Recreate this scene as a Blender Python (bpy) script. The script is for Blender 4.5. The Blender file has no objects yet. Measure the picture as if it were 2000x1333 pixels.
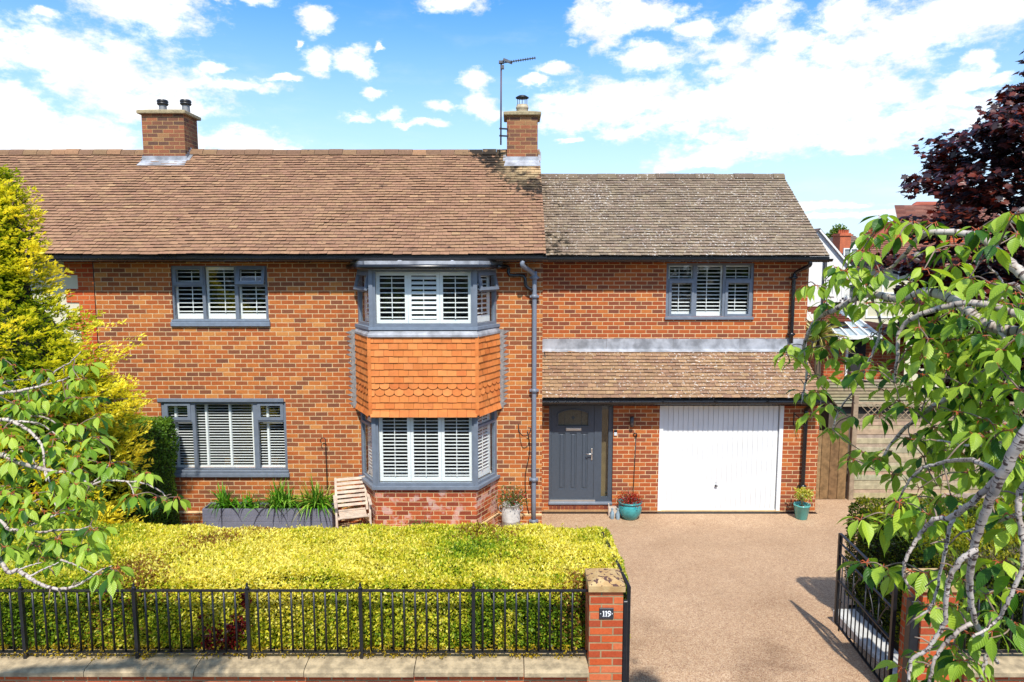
import bpy, math, random
import numpy as np
from mathutils import Vector, Matrix
from math import radians, sin, cos, tan, atan, atan2, pi, sqrt, floor

random.seed(11)
rng = np.random.default_rng(7)
scene = bpy.context.scene
COL = scene.collection

# ------------------------------------------------------------------ camera
CAM_H, PITCH, FPX = 4.9, radians(6.3), 1333.0
cam_data = bpy.data.cameras.new('camera')
cam = bpy.data.objects.new('camera', cam_data)
COL.objects.link(cam)
cam.location = (0, 0, CAM_H)
cam.rotation_euler = (pi/2 - PITCH, 0, 0)
cam_data.sensor_width = 36.0
cam_data.lens = 36.0*FPX/2000.0
cam_data.clip_start, cam_data.clip_end = 0.05, 3000
scene.camera = cam

# survey helpers: photo point + distance from the camera -> metres in the place
def tn(py): return tan(PITCH + atan((py-667.0)/FPX))
def PZ(py, Y): return CAM_H - Y*tn(py)
def PX(px, py, Y): return (px-1000.0)/FPX*Y*(cos(PITCH)+tn(py)*sin(PITCH))
def P3(px, py, Y): return Vector((PX(px, py, Y), Y, PZ(py, Y)))

def S(r, g, b, k=1.0):
    def f(c):
        c /= 255.0
        return (c/12.92 if c <= .04045 else ((c+.055)/1.055)**2.4)*k
    return (f(r), f(g), f(b))

# ------------------------------------------------------------------ materials
def new_mat(name):
    m = bpy.data.materials.new(name); m.use_nodes = True
    nt = m.node_tree
    return m, nt, nt.nodes['Principled BSDF']
def nd(nt, typ, **kw):
    n = nt.nodes.new(typ)
    for k, v in kw.items(): setattr(n, k, v)
    return n
def setin(nt, n, key, val):
    s = n.inputs[key]
    if isinstance(val, bpy.types.NodeSocket): nt.links.new(val, s)
    elif val is not None:
        if isinstance(val, tuple) and len(val) == 3 and s.type == 'RGBA': val = val+(1,)
        s.default_value = val
def math_(nt, op, a, b=None, c=None, clamp=False):
    n = nd(nt, 'ShaderNodeMath', operation=op); n.use_clamp = clamp
    setin(nt, n, 0, a)
    if b is not None: setin(nt, n, 1, b)
    if c is not None: setin(nt, n, 2, c)
    return n.outputs[0]
def vmath(nt, op, a, b=None, c=None, out=0):
    n = nd(nt, 'ShaderNodeVectorMath', operation=op)
    setin(nt, n, 0, a)
    if b is not None: setin(nt, n, 1, b)
    if c is not None: setin(nt, n, 2, c)
    return n.outputs[out]
def mixc(nt, fac, a, b, blend='MIX'):
    n = nd(nt, 'ShaderNodeMix', data_type='RGBA', blend_type=blend)
    setin(nt, n, 0, fac); setin(nt, n, 6, a); setin(nt, n, 7, b)
    return n.outputs[2]
def ramp(nt, fac, stops, interp='LINEAR'):
    n = nd(nt, 'ShaderNodeValToRGB'); cr = n.color_ramp; cr.interpolation = interp
    while len(cr.elements) < len(stops): cr.elements.new(.5)
    for e, (p, c) in zip(cr.elements, stops):
        e.position = p; e.color = (c if isinstance(c, tuple) else (c, c, c))+(1,)
    setin(nt, n, 0, fac)
    return n.outputs[0]
def noise(nt, vec, scale, detail=3, rough=.55, dist=0, out=0):
    n = nd(nt, 'ShaderNodeTexNoise')
    if vec is not None: nt.links.new(vec, n.inputs['Vector'])
    n.inputs['Scale'].default_value = scale; n.inputs['Detail'].default_value = detail
    n.inputs['Roughness'].default_value = rough; n.inputs['Distortion'].default_value = dist
    return n.outputs[out]
def smooth(nt, val, lo, hi, a=0., b=1.):
    n = nd(nt, 'ShaderNodeMapRange', interpolation_type='SMOOTHSTEP')
    setin(nt, n, 0, val)
    for i, x in ((1, lo), (2, hi), (3, a), (4, b)): n.inputs[i].default_value = x
    return n.outputs[0]
def bump(nt, b, h, strength=.4, dist=.01):
    n = nd(nt, 'ShaderNodeBump'); n.inputs['Strength'].default_value = strength
    n.inputs['Distance'].default_value = dist
    nt.links.new(h, n.inputs['Height']); nt.links.new(n.outputs[0], b.inputs['Normal'])
def coords(nt, which='Object'):
    return nd(nt, 'ShaderNodeTexCoord').outputs[which]
def geopos(nt): return nd(nt, 'ShaderNodeNewGeometry').outputs['Position']

def plain(name, col, rough=.6, metal=0., spec=.5, var=.12, vscale=6., bumpk=0.):
    m, nt, b = new_mat(name)
    p = geopos(nt)
    nz = noise(nt, p, vscale, 5, .6)
    f = smooth(nt, nz, .3, .7)
    c = mixc(nt, f, tuple(x*(1-var) for x in col), tuple(min(1, x*(1+var)) for x in col))
    nt.links.new(c, b.inputs['Base Color'])
    b.inputs['Metallic'].default_value = metal
    b.inputs['Specular IOR Level'].default_value = spec
    r = math_(nt, 'MULTIPLY_ADD', nz, .25, rough-.12)
    nt.links.new(r, b.inputs['Roughness'])
    if bumpk: bump(nt, b, noise(nt, p, vscale*12, 3), bumpk, .004)
    return m

def brick_mat(name, stops, mortar, w=.225, h=.083, mw=.0064, chalk=0., big=.22, zoff=0.):
    m, nt, b = new_mat(name)
    uv = nd(nt, 'ShaderNodeUVMap', uv_map='UVMap').outputs[0]
    p = geopos(nt)
    # slight waviness so that the courses are not ruler-straight
    wv = noise(nt, p, 3.0, 2, .5, out=1)
    uvw = vmath(nt, 'MULTIPLY_ADD', vmath(nt, 'SUBTRACT', wv, (.5, .5, .5)), (.006, .006, 0.), uv)
    sx = nd(nt, 'ShaderNodeSeparateXYZ'); nt.links.new(uvw, sx.inputs[0])
    u, v = sx.outputs[0], math_(nt, 'ADD', sx.outputs[1], 10+zoff)
    vr = math_(nt, 'DIVIDE', v, h); row = math_(nt, 'FLOOR', vr)
    fv = math_(nt, 'MULTIPLY', math_(nt, 'FRACT', vr), h)
    off = math_(nt, 'MULTIPLY', math_(nt, 'MODULO', row, 2.), .5)
    uc = math_(nt, 'ADD', math_(nt, 'DIVIDE', math_(nt, 'ADD', u, 50.), w), off)
    col = math_(nt, 'FLOOR', uc)
    fu = math_(nt, 'MULTIPLY', math_(nt, 'FRACT', uc), w)
    du = math_(nt, 'MINIMUM', fu, math_(nt, 'SUBTRACT', w, fu))
    dv = math_(nt, 'MINIMUM', fv, math_(nt, 'SUBTRACT', h, fv))
    d = math_(nt, 'MINIMUM', du, dv)
    d = math_(nt, 'ADD', d, math_(nt, 'MULTIPLY', math_(nt, 'SUBTRACT', noise(nt, p, 60., 2), .5), .004))
    mask = smooth(nt, d, mw-.0015, mw+.0015)            # 1 on brick
    cv = nd(nt, 'ShaderNodeCombineXYZ'); setin(nt, cv, 0, col); setin(nt, cv, 1, row)
    wn = nd(nt, 'ShaderNodeTexWhiteNoise', noise_dimensions='2D'); nt.links.new(cv.outputs[0], wn.inputs['Vector'])
    rnd = math_(nt, 'ADD', wn.outputs[0], math_(nt, 'MULTIPLY', math_(nt, 'SUBTRACT', noise(nt, p, .9, 3), .5), big*2))
    bc = ramp(nt, rnd, stops)
    fine = noise(nt, p, 34., 4, .7)
    bc = mixc(nt, math_(nt, 'MULTIPLY', smooth(nt, fine, .35, .75), .45), bc, mixc(nt, 1., bc, (.62, .5, .45), 'MULTIPLY'))
    mc = mixc(nt, smooth(nt, noise(nt, p, 9., 3), .35, .7), mortar, tuple(x*.72 for x in mortar))
    c = mixc(nt, mask, mc, bc)
    streak = noise(nt, vmath(nt, 'MULTIPLY', p, (5., 5., .8)), 1., 4, .6)
    c = mixc(nt, smooth(nt, streak, .56, .8, 0., .35), c, mixc(nt, 1., c, (.55, .5, .5), 'MULTIPLY'))
    if chalk:
        sp = nd(nt, 'ShaderNodeSeparateXYZ'); nt.links.new(p, sp.inputs[0])
        k = smooth(nt, math_(nt, 'ADD', noise(nt, p, 4.5, 4, .6), math_(nt, 'MULTIPLY', wn.outputs[0], .12)), .58, .7, 0., chalk)
        c = mixc(nt, k, c, (.62, .5, .45))
    nt.links.new(c, b.inputs['Base Color'])
    b.inputs['Roughness'].default_value = .85; b.inputs['Specular IOR Level'].default_value = .25
    hh = math_(nt, 'ADD', mask, math_(nt, 'MULTIPLY', fine, .35))
    bump(nt, b, hh, .55, .006)
    return m

def attr_mat(name, rough=.8, spec=.3, nvar=.17, nscale=25., extra=None, bumpk=.2):
    """colour carried per tile / per piece, with grain on top"""
    m, nt, b = new_mat(name)
    a = nd(nt, 'ShaderNodeVertexColor', layer_name='Col').outputs[0]
    p = geopos(nt)
    f = noise(nt, p, nscale, 4, .65)
    c = mixc(nt, smooth(nt, f, .3, .7), mixc(nt, 1., a, (1-nvar,)*3, 'MULTIPLY'), mixc(nt, 1., a, (1+nvar*.6,)*3, 'MULTIPLY'))
    if extra: c = extra(nt, p, c)
    nt.links.new(c, b.inputs['Base Color'])
    b.inputs['Roughness'].default_value = rough; b.inputs['Specular IOR Level'].default_value = spec
    if bumpk: bump(nt, b, f, bumpk, .006)
    return m

def leaf_mat(name, trans=.35, rough=.45, spec=.4, veins=False, tint=(1.15, 1.05, .5)):
    m, nt, b = new_mat(name)
    a = nd(nt, 'ShaderNodeVertexColor', layer_name='Col').outputs[0]
    c = a
    if veins:
        uv = nd(nt, 'ShaderNodeUVMap', uv_map='UVMap').outputs[0]
        sx = nd(nt, 'ShaderNodeSeparateXYZ'); nt.links.new(uv, sx.inputs[0])
        av = math_(nt, 'ABSOLUTE', sx.outputs[1])
        s = math_(nt, 'SINE', math_(nt, 'MULTIPLY', math_(nt, 'SUBTRACT', sx.outputs[0], math_(nt, 'MULTIPLY', av, .22)), 62.))
        vein = smooth(nt, s, .55, 1.)
        mid = smooth(nt, av, .03, .09, 1., 0.)
        k = math_(nt, 'MULTIPLY', math_(nt, 'MAXIMUM', math_(nt, 'MULTIPLY', vein, .6), mid), .45)
        c = mixc(nt, k, c, mixc(nt, 1., c, (1.5, 1.35, 1.3), 'MULTIPLY'))
        blot = noise(nt, geopos(nt), 18., 3)
        c = mixc(nt, smooth(nt, blot, .45, .75, 0., .5), c, mixc(nt, 1., c, (.72, .8, .6), 'MULTIPLY'))
        bump(nt, b, s, .25, .004)
    nt.links.new(c, b.inputs['Base Color'])
    b.inputs['Roughness'].default_value = rough; b.inputs['Specular IOR Level'].default_value = spec
    t = nd(nt, 'ShaderNodeBsdfTranslucent')
    nt.links.new(mixc(nt, 1., c, tint, 'MULTIPLY'), t.inputs[0])
    mx = nd(nt, 'ShaderNodeMixShader'); mx.inputs[0].default_value = trans
    nt.links.new(b.outputs[0], mx.inputs[1]); nt.links.new(t.outputs[0], mx.inputs[2])
    nt.links.new(mx.outputs[0], nt.nodes['Material Output'].inputs[0])
    return m

def glass_mat(name, refl=1.0):
    m, nt, b = new_mat(name)
    tr = nd(nt, 'ShaderNodeBsdfTransparent'); tr.inputs[0].default_value = (.97, .985, .98, 1)
    gl = nd(nt, 'ShaderNodeBsdfGlossy'); gl.inputs['Roughness'].default_value = .01
    lw = nd(nt, 'ShaderNodeLayerWeight'); lw.inputs[0].default_value = .5
    fr = math_(nt, 'MULTIPLY_ADD', math_(nt, 'POWER', lw.outputs['Facing'], 5.), .9, .055)
    bm = nd(nt, 'ShaderNodeBump'); bm.inputs['Strength'].default_value = .05; bm.inputs['Distance'].default_value = .01
    nt.links.new(noise(nt, geopos(nt), 2.5, 2), bm.inputs['Height']); nt.links.new(bm.outputs[0], gl.inputs['Normal'])
    mx = nd(nt, 'ShaderNodeMixShader')
    nt.links.new(math_(nt, 'MULTIPLY', fr, refl, clamp=True), mx.inputs[0])
    nt.links.new(tr.outputs[0], mx.inputs[1]); nt.links.new(gl.outputs[0], mx.inputs[2])
    nt.links.new(mx.outputs[0], nt.nodes['Material Output'].inputs[0])
    return m

# ------------------------------------------------------------------ mesh builder
def lerp(a, b, t): return a+(b-a)*t
ROOT = {}
def vnoise(p, s=1.0):
    return sum(sin(p[0]*s*a+b)*cos(p[1]*s*c+d)*sin(p[2]*s*e+f) for a, b, c, d, e, f in
               ((1., .3, 1.3, 1.1, .9, 2.), (2.1, 1.7, 1.9, .2, 2.3, .5), (3.7, 2.2, 4.1, 1.9, 3.3, .1)))/2.0

class MB:
    def __init__(s, M=None):
        s.v, s.f, s.c, s.uv, s.sm = [], [], [], [], []
        s.M = M or Matrix.Identity(4); s.col = (.5, .5, .5)
    def add(s, vs, fs, col=None, uvs=None, smooth=False):
        o = len(s.v)
        s.v += [s.M @ Vector(p) for p in vs]
        for i, f in enumerate(fs):
            s.f.append([o+k for k in f]); s.c.append(col or s.col)
            s.uv.append(uvs[i] if uvs else None); s.sm.append(smooth)
    def box(s, x0, x1, y0, y1, z0, z1, col=None):
        s.add([(x0, y0, z0), (x1, y0, z0), (x1, y1, z0), (x0, y1, z0), (x0, y0, z1), (x1, y0, z1), (x1, y1, z1), (x0, y1, z1)],
              [(0, 1, 5, 4), (1, 2, 6, 5), (2, 3, 7, 6), (3, 0, 4, 7), (4, 5, 6, 7), (3, 2, 1, 0)], col)
    def bevbox(s, x0, x1, y0, y1, z0, z1, b=.006, col=None):
        """box with chamfered edges in plan and top"""
        pl = [(x0+b, y0), (x1-b, y0), (x1, y0+b), (x1, y1-b), (x1-b, y1), (x0+b, y1), (x0, y1-b), (x0, y0+b)]
        pi_ = [(x0+b, y0+b), (x1-b, y0+b), (x1-b, y0+b), (x1-b, y1-b), (x1-b, y1-b), (x0+b, y1-b), (x0+b, y1-b), (x0+b, y0+b)]
        vs = [(x, y, z0+b) for x, y in pl]+[(x, y, z1-b) for x, y in pl]
        vs += [(x, y, z0) for x, y in ((x0+b, y0+b), (x1-b, y0+b), (x1-b, y1-b), (x0+b, y1-b))]
        vs += [(x, y, z1) for x, y in ((x0+b, y0+b), (x1-b, y0+b), (x1-b, y1-b), (x0+b, y1-b))]
        fs = [(i, (i+1) % 8, 8+(i+1) % 8, 8+i) for i in range(8)]
        fs += [(16, 19, 18, 17), (20, 21, 22, 23)]
        for i, (a, bq) in enumerate(((0, 1), (2, 3), (4, 5), (6, 7))):
            j = (i+1) % 4
            fs += [(8+a, 8+bq, 20+j, 20+i), (bq, a, 16+i, 16+j)]
            nx = (2*i+2) % 8
            fs += [(8+bq, 8+nx, 20+j), (nx, bq, 16+j)]
        s.add(vs, fs, col)
    def bar(s, a, b, w, h=None, up=(0, 0, 1), col=None):
        a, b = Vector(a), Vector(b); h = h or w
        d = (b-a).normalized(); u = Vector(up)
        if abs(d.dot(u)) > .98: u = Vector((0, 1, 0))
        r = d.cross(u).normalized(); u = r.cross(d)
        vs = []
        for q in (a, b):
            for i, j in ((-1, -1), (1, -1), (1, 1), (-1, 1)): vs.append(q+r*(i*w/2)+u*(j*h/2))
        s.add(vs, [(0, 1, 5, 4), (1, 2, 6, 5), (2, 3, 7, 6), (3, 0, 4, 7), (4, 5, 6, 7), (3, 2, 1, 0)], col)
    def tube(s, pts, rad, n=8, col=None, cap=True, smooth=True):
        pts = [Vector(p) for p in pts]; m = len(pts)
        if not isinstance(rad, (list, tuple)): rad = [rad]*m
        vs, fs, uvs = [], [], []
        L, prev = 0., None
        ls = []
        for i, p in enumerate(pts):
            d = (pts[min(i+1, m-1)]-pts[max(i-1, 0)])
            d = d.normalized() if d.length > 1e-9 else Vector((0, 0, 1))
            if prev is None:
                a = d.orthogonal().normalized()
            else:
                a = (prev-d*prev.dot(d)); a = a.normalized() if a.length > 1e-6 else d.orthogonal().normalized()
            prev = a; bb = d.cross(a)
            if i: L += (p-pts[i-1]).length
            ls.append(L)
            for k in range(n):
                t = 2*pi*k/n; vs.append(p+(a*cos(t)+bb*sin(t))*rad[i])
        for i in range(m-1):
            for k in range(n):
                k2 = (k+1) % n
                fs.append((i*n+k, i*n+k2, (i+1)*n+k2, (i+1)*n+k))
                uvs.append([(ls[i], k/n), (ls[i], (k+1)/n), (ls[i+1], (k+1)/n), (ls[i+1], k/n)])
        if cap:
            fs += [tuple(range(n-1, -1, -1)), tuple((m-1)*n+k for k in range(n))]
            uvs += [[(0, 0)]*n, [(L, 0)]*n]
        s.add(vs, fs, col, uvs, smooth)
    def lathe(s, c, prof, n=20, col=None):
        vs, fs = [], []
        for r, z in prof:
            for k in range(n):
                t = 2*pi*k/n; vs.append((c[0]+r*cos(t), c[1]+r*sin(t), c[2]+z))
        for i in range(len(prof)-1):
            for k in range(n):
                k2 = (k+1) % n; fs.append((i*n+k, i*n+k2, (i+1)*n+k2, (i+1)*n+k))
        s.add(vs, fs, col, None, True)
        s.add([vs[(len(prof)-1)*n+k] for k in range(n)], [tuple(range(n))], col)
        s.add([vs[k] for k in range(n)], [tuple(range(n-1, -1, -1))], col)
    def prism(s, poly, z0, z1, col=None):
        n = len(poly)
        s.add([(x, y, z0) for x, y in poly]+[(x, y, z1) for x, y in poly],
              [(i, (i+1) % n, n+(i+1) % n, n+i) for i in range(n)]+[tuple(range(n-1, -1, -1)), tuple(range(n, 2*n))], col)
    def xprism(s, poly, x0, x1, col=None):
        """poly in (y,z), extruded along x"""
        n = len(poly)
        s.add([(x0, y, z) for y, z in poly]+[(x1, y, z) for y, z in poly],
              [(i, n+i, n+(i+1) % n, (i+1) % n) for i in range(n)]+[tuple(range(n)), tuple(range(2*n-1, n-1, -1))], col)
    def panel(s, x0, x1, z0, z1, holes, y0, y1, col=None, back=True):
        xs = sorted({x0, x1, *[h[0] for h in holes], *[h[1] for h in holes]})
        zs = sorted({z0, z1, *[h[2] for h in holes], *[h[3] for h in holes]})
        inh = lambda a, b: any(h[0]-1e-6 < a < h[1]+1e-6 and h[2]-1e-6 < b < h[3]+1e-6 for h in holes)
        for i in range(len(xs)-1):
            for j in range(len(zs)-1):
                a, b, c, d = xs[i], xs[i+1], zs[j], zs[j+1]
                if inh((a+b)/2, (c+d)/2): continue
                s.add([(a, y0, c), (b, y0, c), (b, y0, d), (a, y0, d)], [(0, 1, 2, 3)], col)
                if back: s.add([(a, y1, c), (b, y1, c), (b, y1, d), (a, y1, d)], [(3, 2, 1, 0)], col)
        def rim(a, b, c, d, o):
            q = [[(a, y0, c), (a, y1, c), (a, y1, d), (a, y0, d)], [(b, y0, c), (b, y1, c), (b, y1, d), (b, y0, d)],
                 [(a, y0, c), (b, y0, c), (b, y1, c), (a, y1, c)], [(a, y0, d), (b, y0, d), (b, y1, d), (a, y1, d)]]
            od = [(0, 1, 2, 3), (3, 2, 1, 0), (0, 1, 2, 3), (3, 2, 1, 0)]
            for vs, f in zip(q, od): s.add(vs, [f if o else f[::-1]], col)
        rim(x0, x1, z0, z1, False)
        for h in holes: rim(*h, True)
    def build(s, name, mat, parent=None):
        me = bpy.data.meshes.new(name)
        org = Vector(ROOT.get(parent.name, (0, 0, 0))) if parent else Vector((0, 0, 0))
        me.from_pydata([p-org for p in s.v], [], s.f)
        me.uv_layers.new(name='UVMap'); me.color_attributes.new('Col', 'FLOAT_COLOR', 'CORNER')
        uvs, cs = [], []
        for f, c, uv in zip(s.f, s.c, s.uv):
            if uv is None:
                n = Vector((0, 0, 0))
                for i in range(len(f)):
                    a, b = s.v[f[i]], s.v[f[(i+1) % len(f)]]
                    n += a.cross(b)
                n = n.normalized() if n.length > 1e-12 else Vector((0, 0, 1))
                t = Vector((0, 0, 1)).cross(n) if abs(n.z) < .95 else Vector((1, 0, 0))
                t.normalize(); b2 = n.cross(t)
                uv = [(s.v[k].dot(t), s.v[k].dot(b2)) for k in f]
            for q in uv: uvs += [q[0], q[1]]
            for _ in f: cs += [c[0], c[1], c[2], 1.]
        me.uv_layers['UVMap'].data.foreach_set('uv', uvs); me.color_attributes['Col'].data.foreach_set('color', cs)
        me.polygons.foreach_set('use_smooth', s.sm)
        me.materials.append(mat); me.validate(); me.update()
        o = bpy.data.objects.new(name, me); COL.objects.link(o)
        if parent:
            o.parent = parent; ROOT[o.name] = tuple(org)
        return o

def tag(o, label=None, cat=None, group=None, kind=None):
    if label: o['label'] = label
    if cat: o['category'] = cat
    if group: o['group'] = group
    if kind: o['kind'] = kind
    return o
def thing(name, loc, label, cat, group=None):
    o = bpy.data.objects.new(name, None); COL.objects.link(o)
    o.location = loc; o.empty_display_size = .2; ROOT[o.name] = tuple(loc)
    return tag(o, label, cat, group)
def copy_tree(o, parent=None):
    c = o.copy(); COL.objects.link(c)
    if parent: c.parent = parent
    for ch in list(o.children): copy_tree(ch, c)
    return c
def frameM(o, ex):
    """local frame of a wall panel: x along it, y into the house, z up"""
    ex = Vector((ex[0], ex[1], 0)).normalized(); ey = Vector((-ex.y, ex.x, 0))
    return Matrix(((ex.x, ey.x, 0, o[0]), (ex.y, ey.y, 0, o[1]), (0, 0, 1, o[2]), (0, 0, 0, 1)))
def spline(pts, k=6):
    pts = [Vector(p) for p in pts]
    if len(pts) < 3: return [pts[0].lerp(pts[-1], i/k) for i in range(k+1)]
    q = [pts[0]*2-pts[1]]+pts+[pts[-1]*2-pts[-2]]
    out = []
    for i in range(1, len(q)-2):
        a, b, c, d = q[i-1:i+3]
        for j in range(k):
            t = j/k
            out.append(.5*((2*b)+(c-a)*t+(2*a-5*b+4*c-d)*t*t+(3*b-a-3*c+d)*t**3))
    out.append(pts[-1])
    return out

def unit(a): return a/np.maximum(np.linalg.norm(a, axis=1, keepdims=True), 1e-9)
def leaf_cloud(name, mat, parent, P, T, Nn, L, W, C, fold=.18):
    """many small rhombic leaves as one mesh: P base, T along, Nn normal"""
    n = len(P); T = unit(T); B = unit(np.cross(Nn, T)); Nn = np.cross(T, B)
    L = np.broadcast_to(L, (n,))[:, None]; W = np.broadcast_to(W, (n,))[:, None]
    org = np.array(ROOT.get(parent.name, (0, 0, 0))) if parent else np.zeros(3)
    v = np.empty((n, 4, 3))
    v[:, 0] = P; v[:, 1] = P+T*L*.5+B*W*.5+Nn*W*fold
    v[:, 2] = P+T*L; v[:, 3] = P+T*L*.5-B*W*.5+Nn*W*fold
    v -= org
    me = bpy.data.meshes.new(name)
    me.vertices.add(4*n); me.vertices.foreach_set('co', v.ravel())
    me.loops.add(4*n); me.loops.foreach_set('vertex_index', np.arange(4*n, dtype=np.int32))
    me.polygons.add(n); me.polygons.foreach_set('loop_start', np.arange(0, 4*n, 4, dtype=np.int32))
    me.update(calc_edges=True)
    ca = me.color_attributes.new('Col', 'FLOAT_COLOR', 'CORNER')
    cc = np.ones((n, 4, 4)); cc[:, :, :3] = C[:, None, :]
    ca.data.foreach_set('color', cc.ravel())
    me.materials.append(mat); me.validate()
    o = bpy.data.objects.new(name, me); COL.objects.link(o)
    if parent: o.parent = parent; ROOT[o.name] = tuple(org)
    return o
def npnoise(P, s, seed=0):
    r = np.random.default_rng(seed); out = np.zeros(len(P))
    for k in range(7):
        d = r.normal(size=3); d /= np.linalg.norm(d)
        f = s*(.6+k*.35)
        out += np.sin(P@d*f+r.uniform(0, 6.3))/(1+.25*k)
    return out/3.2
# ------------------------------------------------------------------ material instances
K = .70   # photo colour of a sunlit surface -> base colour
def B(r, g, b, k=None): return S(r, g, b, k or K)
M_brick = brick_mat('main_brick', [(0., B(138, 86, 62)), (.15, B(160, 96, 62)), (.42, B(186, 100, 54)), (.65, B(200, 110, 55)), (.85, B(212, 126, 62)), (1., B(224, 150, 82))], B(246, 210, 160))
M_brick2 = brick_mat('extension_brick', [(0., B(142, 82, 60)), (.18, B(162, 90, 60)), (.5, B(186, 94, 52)), (.75, B(200, 106, 54)), (1., B(214, 128, 66))], B(246, 210, 160), zoff=.02)
M_brickbay = brick_mat('bay_brick', [(0., B(135, 66, 50)), (.3, B(170, 80, 50)), (.6, B(200, 98, 56)), (1., B(218, 120, 66))], B(236, 200, 150), chalk=.45)
M_brickchim = brick_mat('chimney_brick', [(0., B(112, 84, 72)), (.3, B(138, 94, 74)), (.6, B(160, 104, 76)), (.85, B(178, 110, 78)), (1., B(176, 132, 92))], B(196, 160, 110))
M_brickpillar = brick_mat('pillar_brick', [(0., B(186, 84, 52)), (.3, B(206, 90, 48)), (.6, B(224, 104, 52)), (1., B(232, 130, 84))], B(188, 160, 120), h=.0775, mw=.007, big=.3)
M_brickfar = brick_mat('annex_brick', [(0., B(170, 80, 50)), (.5, B(205, 96, 54)), (1., B(222, 120, 70))], B(226, 180, 130))
M_brickred = brick_mat('quoin_brick', [(0., B(196, 78, 40)), (.5, B(216, 92, 46)), (1., B(230, 120, 60))], B(226, 180, 130))
M_grey = plain('grey_painted_frame', B(126, 136, 150), .42, var=.09, vscale=9)
M_grey2 = plain('grey_painted_sill', B(132, 146, 164), .6, var=.1, vscale=14)
M_greypipe = plain('grey_pipe_paint', B(134, 142, 156), .5, var=.06)
M_anth = plain('anthracite_door', B(78, 88, 100), .40, var=.08, vscale=30, bumpk=.1)
M_black = plain('black_gutter', B(28, 28, 32), .28, var=.15, spec=.6)
M_iron = plain('black_painted_iron', B(30, 30, 34), .4, var=.2, spec=.6, vscale=20)
M_white = plain('white_paint', (.78, .79, .78), .45, var=.02)
M_shut = plain('white_shutter', (.87, .875, .87), .4, var=.015)
M_steel = plain('brushed_steel', (.62, .6, .57), .35, metal=.9, var=.06)
M_lead = plain('weathered_lead', B(176, 178, 184), .6, metal=.1, var=.38, vscale=3.5, bumpk=.15)
M_mortar = plain('rough_mortar', B(150, 145, 142), .9, var=.3, vscale=18, bumpk=.5)
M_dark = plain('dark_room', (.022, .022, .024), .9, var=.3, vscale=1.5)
M_glass = glass_mat('window_glass', .8)
M_glassd = glass_mat('door_glass', .9)
M_render = plain('cream_render', B(244, 236, 204), .85, var=.04, vscale=9, bumpk=.15)
M_pebble = plain('white_pebbledash', (.74, .75, .74), .9, var=.08, vscale=30, bumpk=.6)
M_stone = plain('coping_stone', B(184, 164, 130), .9, var=.32, vscale=11, bumpk=.5)
M_concrete = plain('chimney_concrete', B(176, 160, 124), .9, var=.3, vscale=16, bumpk=.5)
M_clay = plain('clay_pot', B(206, 110, 72), .8, var=.15)
M_flue = plain('grey_flue', B(150, 150, 150), .5, metal=.3, var=.15)
M_pot = plain('buff_chimney_pot', B(206, 190, 160), .8, var=.2, vscale=14)

def ex_moss(nt, p, c):      # dark moss patch running down from the right chimney
    sp = nd(nt, 'ShaderNodeSeparateXYZ'); nt.links.new(p, sp.inputs[0])
    dx = math_(nt, 'ABSOLUTE', math_(nt, 'SUBTRACT', sp.outputs[0], math_(nt, 'MULTIPLY_ADD', sp.outputs[2], -1.05, 7.2)))
    band = math_(nt, 'MULTIPLY', smooth(nt, dx, .15, .75, 1., 0.), smooth(nt, sp.outputs[2], 6.0, 6.5))
    nz = noise(nt, p, 7., 5, .7)
    c = mixc(nt, smooth(nt, math_(nt, 'MULTIPLY_ADD', band, .26, nz), .62, .7), c, (.028, .02, .014))
    pale = math_(nt, 'MULTIPLY', smooth(nt, sp.outputs[0], -.5, .25), smooth(nt, sp.outputs[2], 6.35, 6.9))
    c = mixc(nt, math_(nt, 'MULTIPLY', pale, smooth(nt, noise(nt, p, 5., 4), .35, .6, 0., .75)), c, B(228, 196, 146))
    lich = smooth(nt, noise(nt, p, 11., 3, .6), .70, .76)
    return mixc(nt, math_(nt, 'MULTIPLY', lich, .6), c, B(225, 200, 170))
def ex_lichen(thr, mossy):
    def f(nt, p, c):
        sp = nd(nt, 'ShaderNodeSeparateXYZ'); nt.links.new(p, sp.inputs[0])
        reg = smooth(nt, noise(nt, p, .8, 3), .35, .65, -.035, .02)
        sc = math_(nt, 'ADD', noise(nt, p, 24., 3, .6), reg)
        c = mixc(nt, math_(nt, 'MULTIPLY', smooth(nt, sc, thr, thr+.045), .85), c, B(242, 234, 224))
        if mossy:
            band = math_(nt, 'MULTIPLY', smooth(nt, sp.outputs[0], .6, 1.9, 1., 0.), smooth(nt, sp.outputs[2], 5.0, 5.9, .9, .5))
            nz = noise(nt, p, 6., 5, .7)
            c = mixc(nt, smooth(nt, math_(nt, 'MULTIPLY_ADD', band, .2, nz), .64, .72), c, (.03, .024, .016))
        return c
    return f
M_tile = attr_mat('clay_roof_tile', .85, .25, extra=ex_moss, bumpk=.4)
M_tileplain = attr_mat('far_roof_tile', .85, .25)
M_tile2 = attr_mat('lichened_roof_tile', .85, .25, extra=ex_lichen(.60, True), bumpk=.4)
M_tile3 = attr_mat('porch_roof_tile', .85, .25, extra=ex_lichen(.62, False), bumpk=.4)
M_tilehung = attr_mat('orange_hung_tile', .7, .3, nvar=.12, nscale=7.)
M_bar = attr_mat('painted_or_wood_colour', .7, .3, nvar=.18)

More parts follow.
